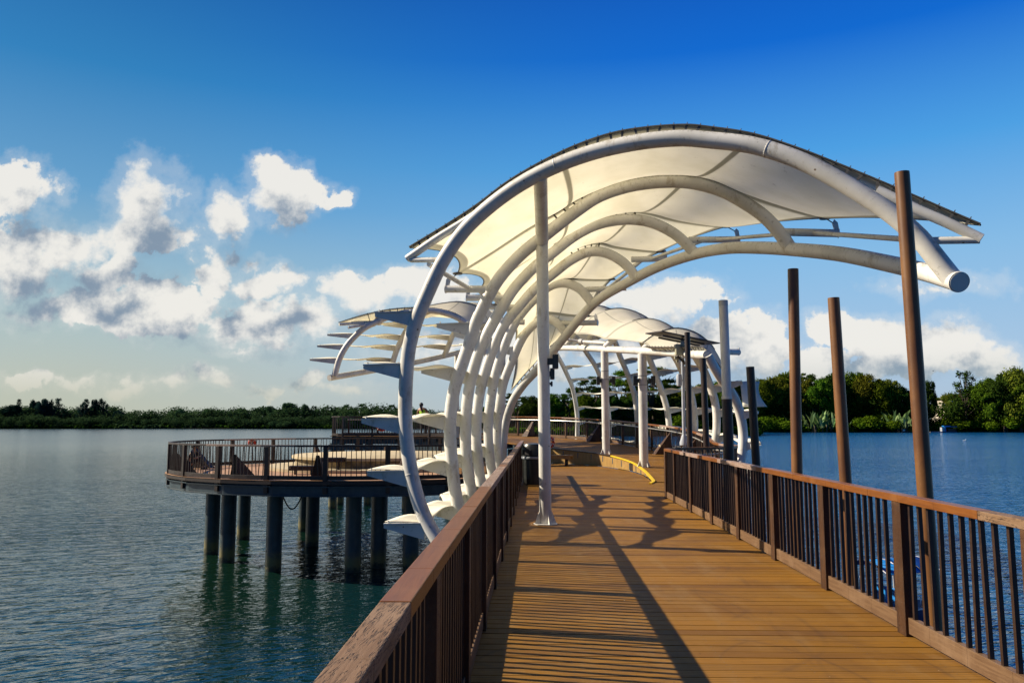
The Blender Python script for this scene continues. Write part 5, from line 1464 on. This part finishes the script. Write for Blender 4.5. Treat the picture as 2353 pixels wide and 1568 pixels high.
# distinct trees of the far left bank
LT = [(30, 927, 640, 'round', 2, 1.1, 'low dark tree at the far left end of the tree line'), (45, 917, 640, 'airy', 7, 1.2, 'first thin feathery tree from the left on the far bank'), (80, 916, 642, 'round', 1, .5, 'dark narrow-crowned tree left of the biggest dark crown on the far left'), (104, 913, 640, 'round', 3, .75, 'biggest dark tree of the left group on the far bank'), (122, 917, 642, 'airy', 8, .8, 'thin bare-looking tree in the sky gap of the left group'), (139, 915, 640, 'airy', 7, 1.5, 'leaning feathery tree at the right end of the left group'),
      (190, 923, 640, 'airy', 8, 1.3, 'small dark feathery tree at the left of the second tall group'), (203, 917, 641, 'airy', 7, 1.5, 'dark tall tree second in the second tall group'), (222, 914, 640, 'round', 2, .5, 'densest tall tree in the second tall group'), (240, 915, 642, 'airy', 8, 1.6, 'thin brownish tree at the right end of the second tall group'), (276, 941, 636, 'round', 1, .9, 'round tree stepping down right of the second tall group'), (418, 938, 640, 'round', 3, .9, 'dark round tree on the bank just above the terrace\'s left end'),
      (480, 937, 645, 'round', 1, 1.1, 'broad green tree on the far bank above the left part of the terrace'), (555, 935, 650, 'round', 2, 1.1, 'light-topped green tree on the far bank left of the small flat-topped tree'), (594, 932, 650, 'umbrella', 4, .55, 'small flat-topped tree sticking out over the far bank'), (622, 930, 650, 'round', 3, .9, 'green tree left of the big domed tree on the far bank'), (665, 922, 650, 'round', 2, 1.1, 'big domed tree on the far bank above the middle of the terrace'), (702, 926, 650, 'round', 1, .6, 'round tree touching the right side of the big domed tree'), (722, 927, 655, 'umbrella', 4, .5, 'small spreading tree right of the big domed tree'), (752, 930, 660, 'umbrella', 6, .65, 'lone umbrella tree above the left end of the raised platform railing'),
      (800, 924, 690, 'umbrella', 4, .8, 'first of the wide umbrella trees above the raised platform'), (832, 924, 690, 'umbrella', 6, .8, 'second of the wide umbrella trees above the raised platform'), (868, 928, 700, 'umbrella', 4, .7, 'third wide umbrella tree, next to the front white rib'), (902, 926, 700, 'umbrella', 6, .8, 'umbrella tree directly behind the front white rib'), (950, 938, 720, 'round', 2, 1.0, 'dark tree behind the person in yellow')]
for (px, y, D, kd, sd_, w, lab) in LT:
    plant('tree', lab, 'tree', kd, sd_, 'leaf_haze' if px > 400 else 'leaf_haze_dark', px, D, Hof(y, D), w*(.62 if kd == 'umbrella' else .75), rot=random.random()*6)
# the woods behind them, which nobody could count
def wood(name, label, cat, spans, leaf, step, seed):
    rng = np.random.default_rng(seed); L = MB()
    for (pts, D0, dD, frac) in spans:
        xs = [p[0] for p in pts]; px = xs[0]
        while px < xs[-1]:
            yt = np.interp(px, xs, [p[1] for p in pts]); D = D0+dD*rng.random(); H = Hof(yt, D)*frac*(.86+.18*rng.random()); x = zat(px, D)
            for i in range(9):
                r = H*(.22+.16*rng.random()); leaves(L, (x+rng.normal()*H*.30, D+rng.normal()*H*.2, WZ+.3+H*(.15+.68*rng.random())), (r*1.3, r*1.3, r*.8), 150, H*.034, rng)
            leaves(L, (x, D-2, WZ+H*.16), (H*.5, H*.35, H*.25), 220, H*.034, rng)
            px += step*(.7+.6*rng.random())
    o = L.build(name, M[leaf]); tag(o, label, cat, kind='stuff')
LSKY = [(-60, 940), (0, 940), (30, 936), (110, 930), (160, 940), (200, 934), (255, 937), (290, 947), (320, 942), (405, 943), (430, 942), (490, 940), (560, 939), (620, 936), (680, 936), (760, 937), (840, 934), (900, 937), (1000, 942), (1180, 935)]
wood('far_wood', 'dark teal green wood covering the far left bank of the lake', 'wood', [(LSKY, 632, 40, 1.10), (LSKY, 622, 8, .62)], 'leaf_haze', 13, 5)
wood('bank_wood', 'dense dark green undergrowth filling the right bank behind the trees', 'wood', [([(1160, 915), (1300, 905), (1450, 880), (1600, 900), (1700, 895)], 300, 22, .85), ([(1690, 890), (1800, 878), (1990, 878), (2060, 905), (2100, 915), (2128, 905)], 408, 20, .82), ([(2205, 900), (2260, 890), (2320, 872), (2420, 866)], 404, 14, .86)], 'leaf_dark', 15, 6)
# low bright growth along the water
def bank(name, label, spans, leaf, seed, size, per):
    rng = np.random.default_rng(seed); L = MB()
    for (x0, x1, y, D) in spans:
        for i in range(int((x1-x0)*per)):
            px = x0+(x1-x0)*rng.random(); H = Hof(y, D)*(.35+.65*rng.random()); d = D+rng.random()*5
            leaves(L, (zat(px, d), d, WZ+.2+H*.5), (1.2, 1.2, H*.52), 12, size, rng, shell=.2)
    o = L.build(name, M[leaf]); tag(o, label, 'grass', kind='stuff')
bank('bank_grass', 'bright green tall grass and leaves at the edge of the right bank', [(1735, 1810, 954, 388), (1810, 1850, 966, 388), (1850, 1960, 979, 388), (1990, 2030, 968, 388), (2030, 2075, 980, 388), (1160, 1740, 978, 283), (2140, 2200, 970, 394)], 'leaf_bright', 3, .42, 3.6)
bank('reeds', 'patchy green reeds along the far left bank', [(270, 380, 972, 618), (425, 470, 970, 618), (620, 720, 972, 622), (860, 900, 970, 640)], 'leaf_haze', 4, .9, .8)
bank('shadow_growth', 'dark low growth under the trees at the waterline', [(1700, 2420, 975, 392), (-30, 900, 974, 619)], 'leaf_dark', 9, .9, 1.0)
for px, y, D, s, lf, lab in ((1862, 937, 386, 1, 'leaf_banana', 'clump of big-leaved banana plants right of the first brown pole'), (1889, 934, 386, 2, 'leaf_banana', 'second clump of banana plants left of the second brown pole'), (2052, 933, 387, 1, 'leaf_banana', 'clump of fan-like pale leaves left of the tallest pole'), (2062, 955, 386, 2, 'leaf_banana', 'lower clump of pale fan leaves above the covered barge')):
    plant('banana_plant', lab, 'plant', 'banana', s, lf, px, D, Hof(y, D)*.95, .95, rot=random.random()*6)
for px, y, D, s, lf, lab in ((1955, 957, 388, 1, 'leaf_bright', 'light green bush right of the second brown pole at the waterline'), (2012, 945, 388, 2, 'leaf_bright', 'bright rounded bush left of the fan-leaved plants'), (2165, 955, 396, 1, 'leaf_bright', 'bright green hedge-like bush below the green roof'), (2194, 956, 396, 2, 'leaf_bright', 'bright leafy bush right below the green roof'), (1770, 948, 389, 2, 'leaf_bright', 'yellow-green leafy bush right of the short dark pole'), (2300, 955, 386, 1, 'leaf_bright', 'small bright bush low under the dark trees at the right'), (648, 963, 616, 2, 'leaf_haze', 'round pale bush at the water below the big domed tree'), (1560, 950, 284, 1, 'leaf_bright', 'bright bush seen behind the solar panel mast'), (1480, 962, 284, 2, 'leaf_bright', 'yellow-green leaves seen over the ramp railing by the right far column')):
    plant('bush', lab, 'bush', 'shrub', s, lf, px, D, Hof(y, D), 1.25, rot=random.random()*6)
# pale slope, green roof and lamps in the gap
D = 520
mb = MB(); vs, fs = ellipsoid((zat(2166, D), D, -2), (9, 9, 21), n=24, m=14)
mb.add([Vector(v)+Vector((random.uniform(-.5, .5), 0, random.uniform(-.7, .7))) for v in vs], fs)
tag(mb.build('hill', M['pale_stone']), kind='structure')
D = 430
gs = thing('shelter', 'low shelter with a green roof in the gap between the right bank trees', 'shelter', (zat(2181, D), D, 2.6))
mb = MB(); mb.box((0, 0, 6.2), (7.2, 4, .5)); mb.build('roof', M['green_roof'], gs)
mb = MB(); mb.box((0, .5, 2.2), (6.4, 3, 7.6)); mb.build('wall', M['pale_stone'], gs)
for px, y0, y1, lab in ((2171, 929, 950, 'short lamp post left of the green roof'), (2193, 922, 950, 'taller lamp post behind the green roof, right side')):
    a, b = at(px, y0, 428), at(px, y1, 428); s = thing('street_lamp', lab, 'street lamp', tuple(b)); L_ = a.z-b.z
    mb = MB(); mb.tube([(0, 0, -5), (0, 0, L_)], .13, 8); mb.build('post', M['grey_metal'], s)
    mb = MB(); mb.box((-.7, 0, L_+.1), (1.8, .5, .3)); mb.build('lamp_head', M['bird_white'], s)

for o in bpy.data.objects:
    if '_abs' in o.keys(): del o['_abs']
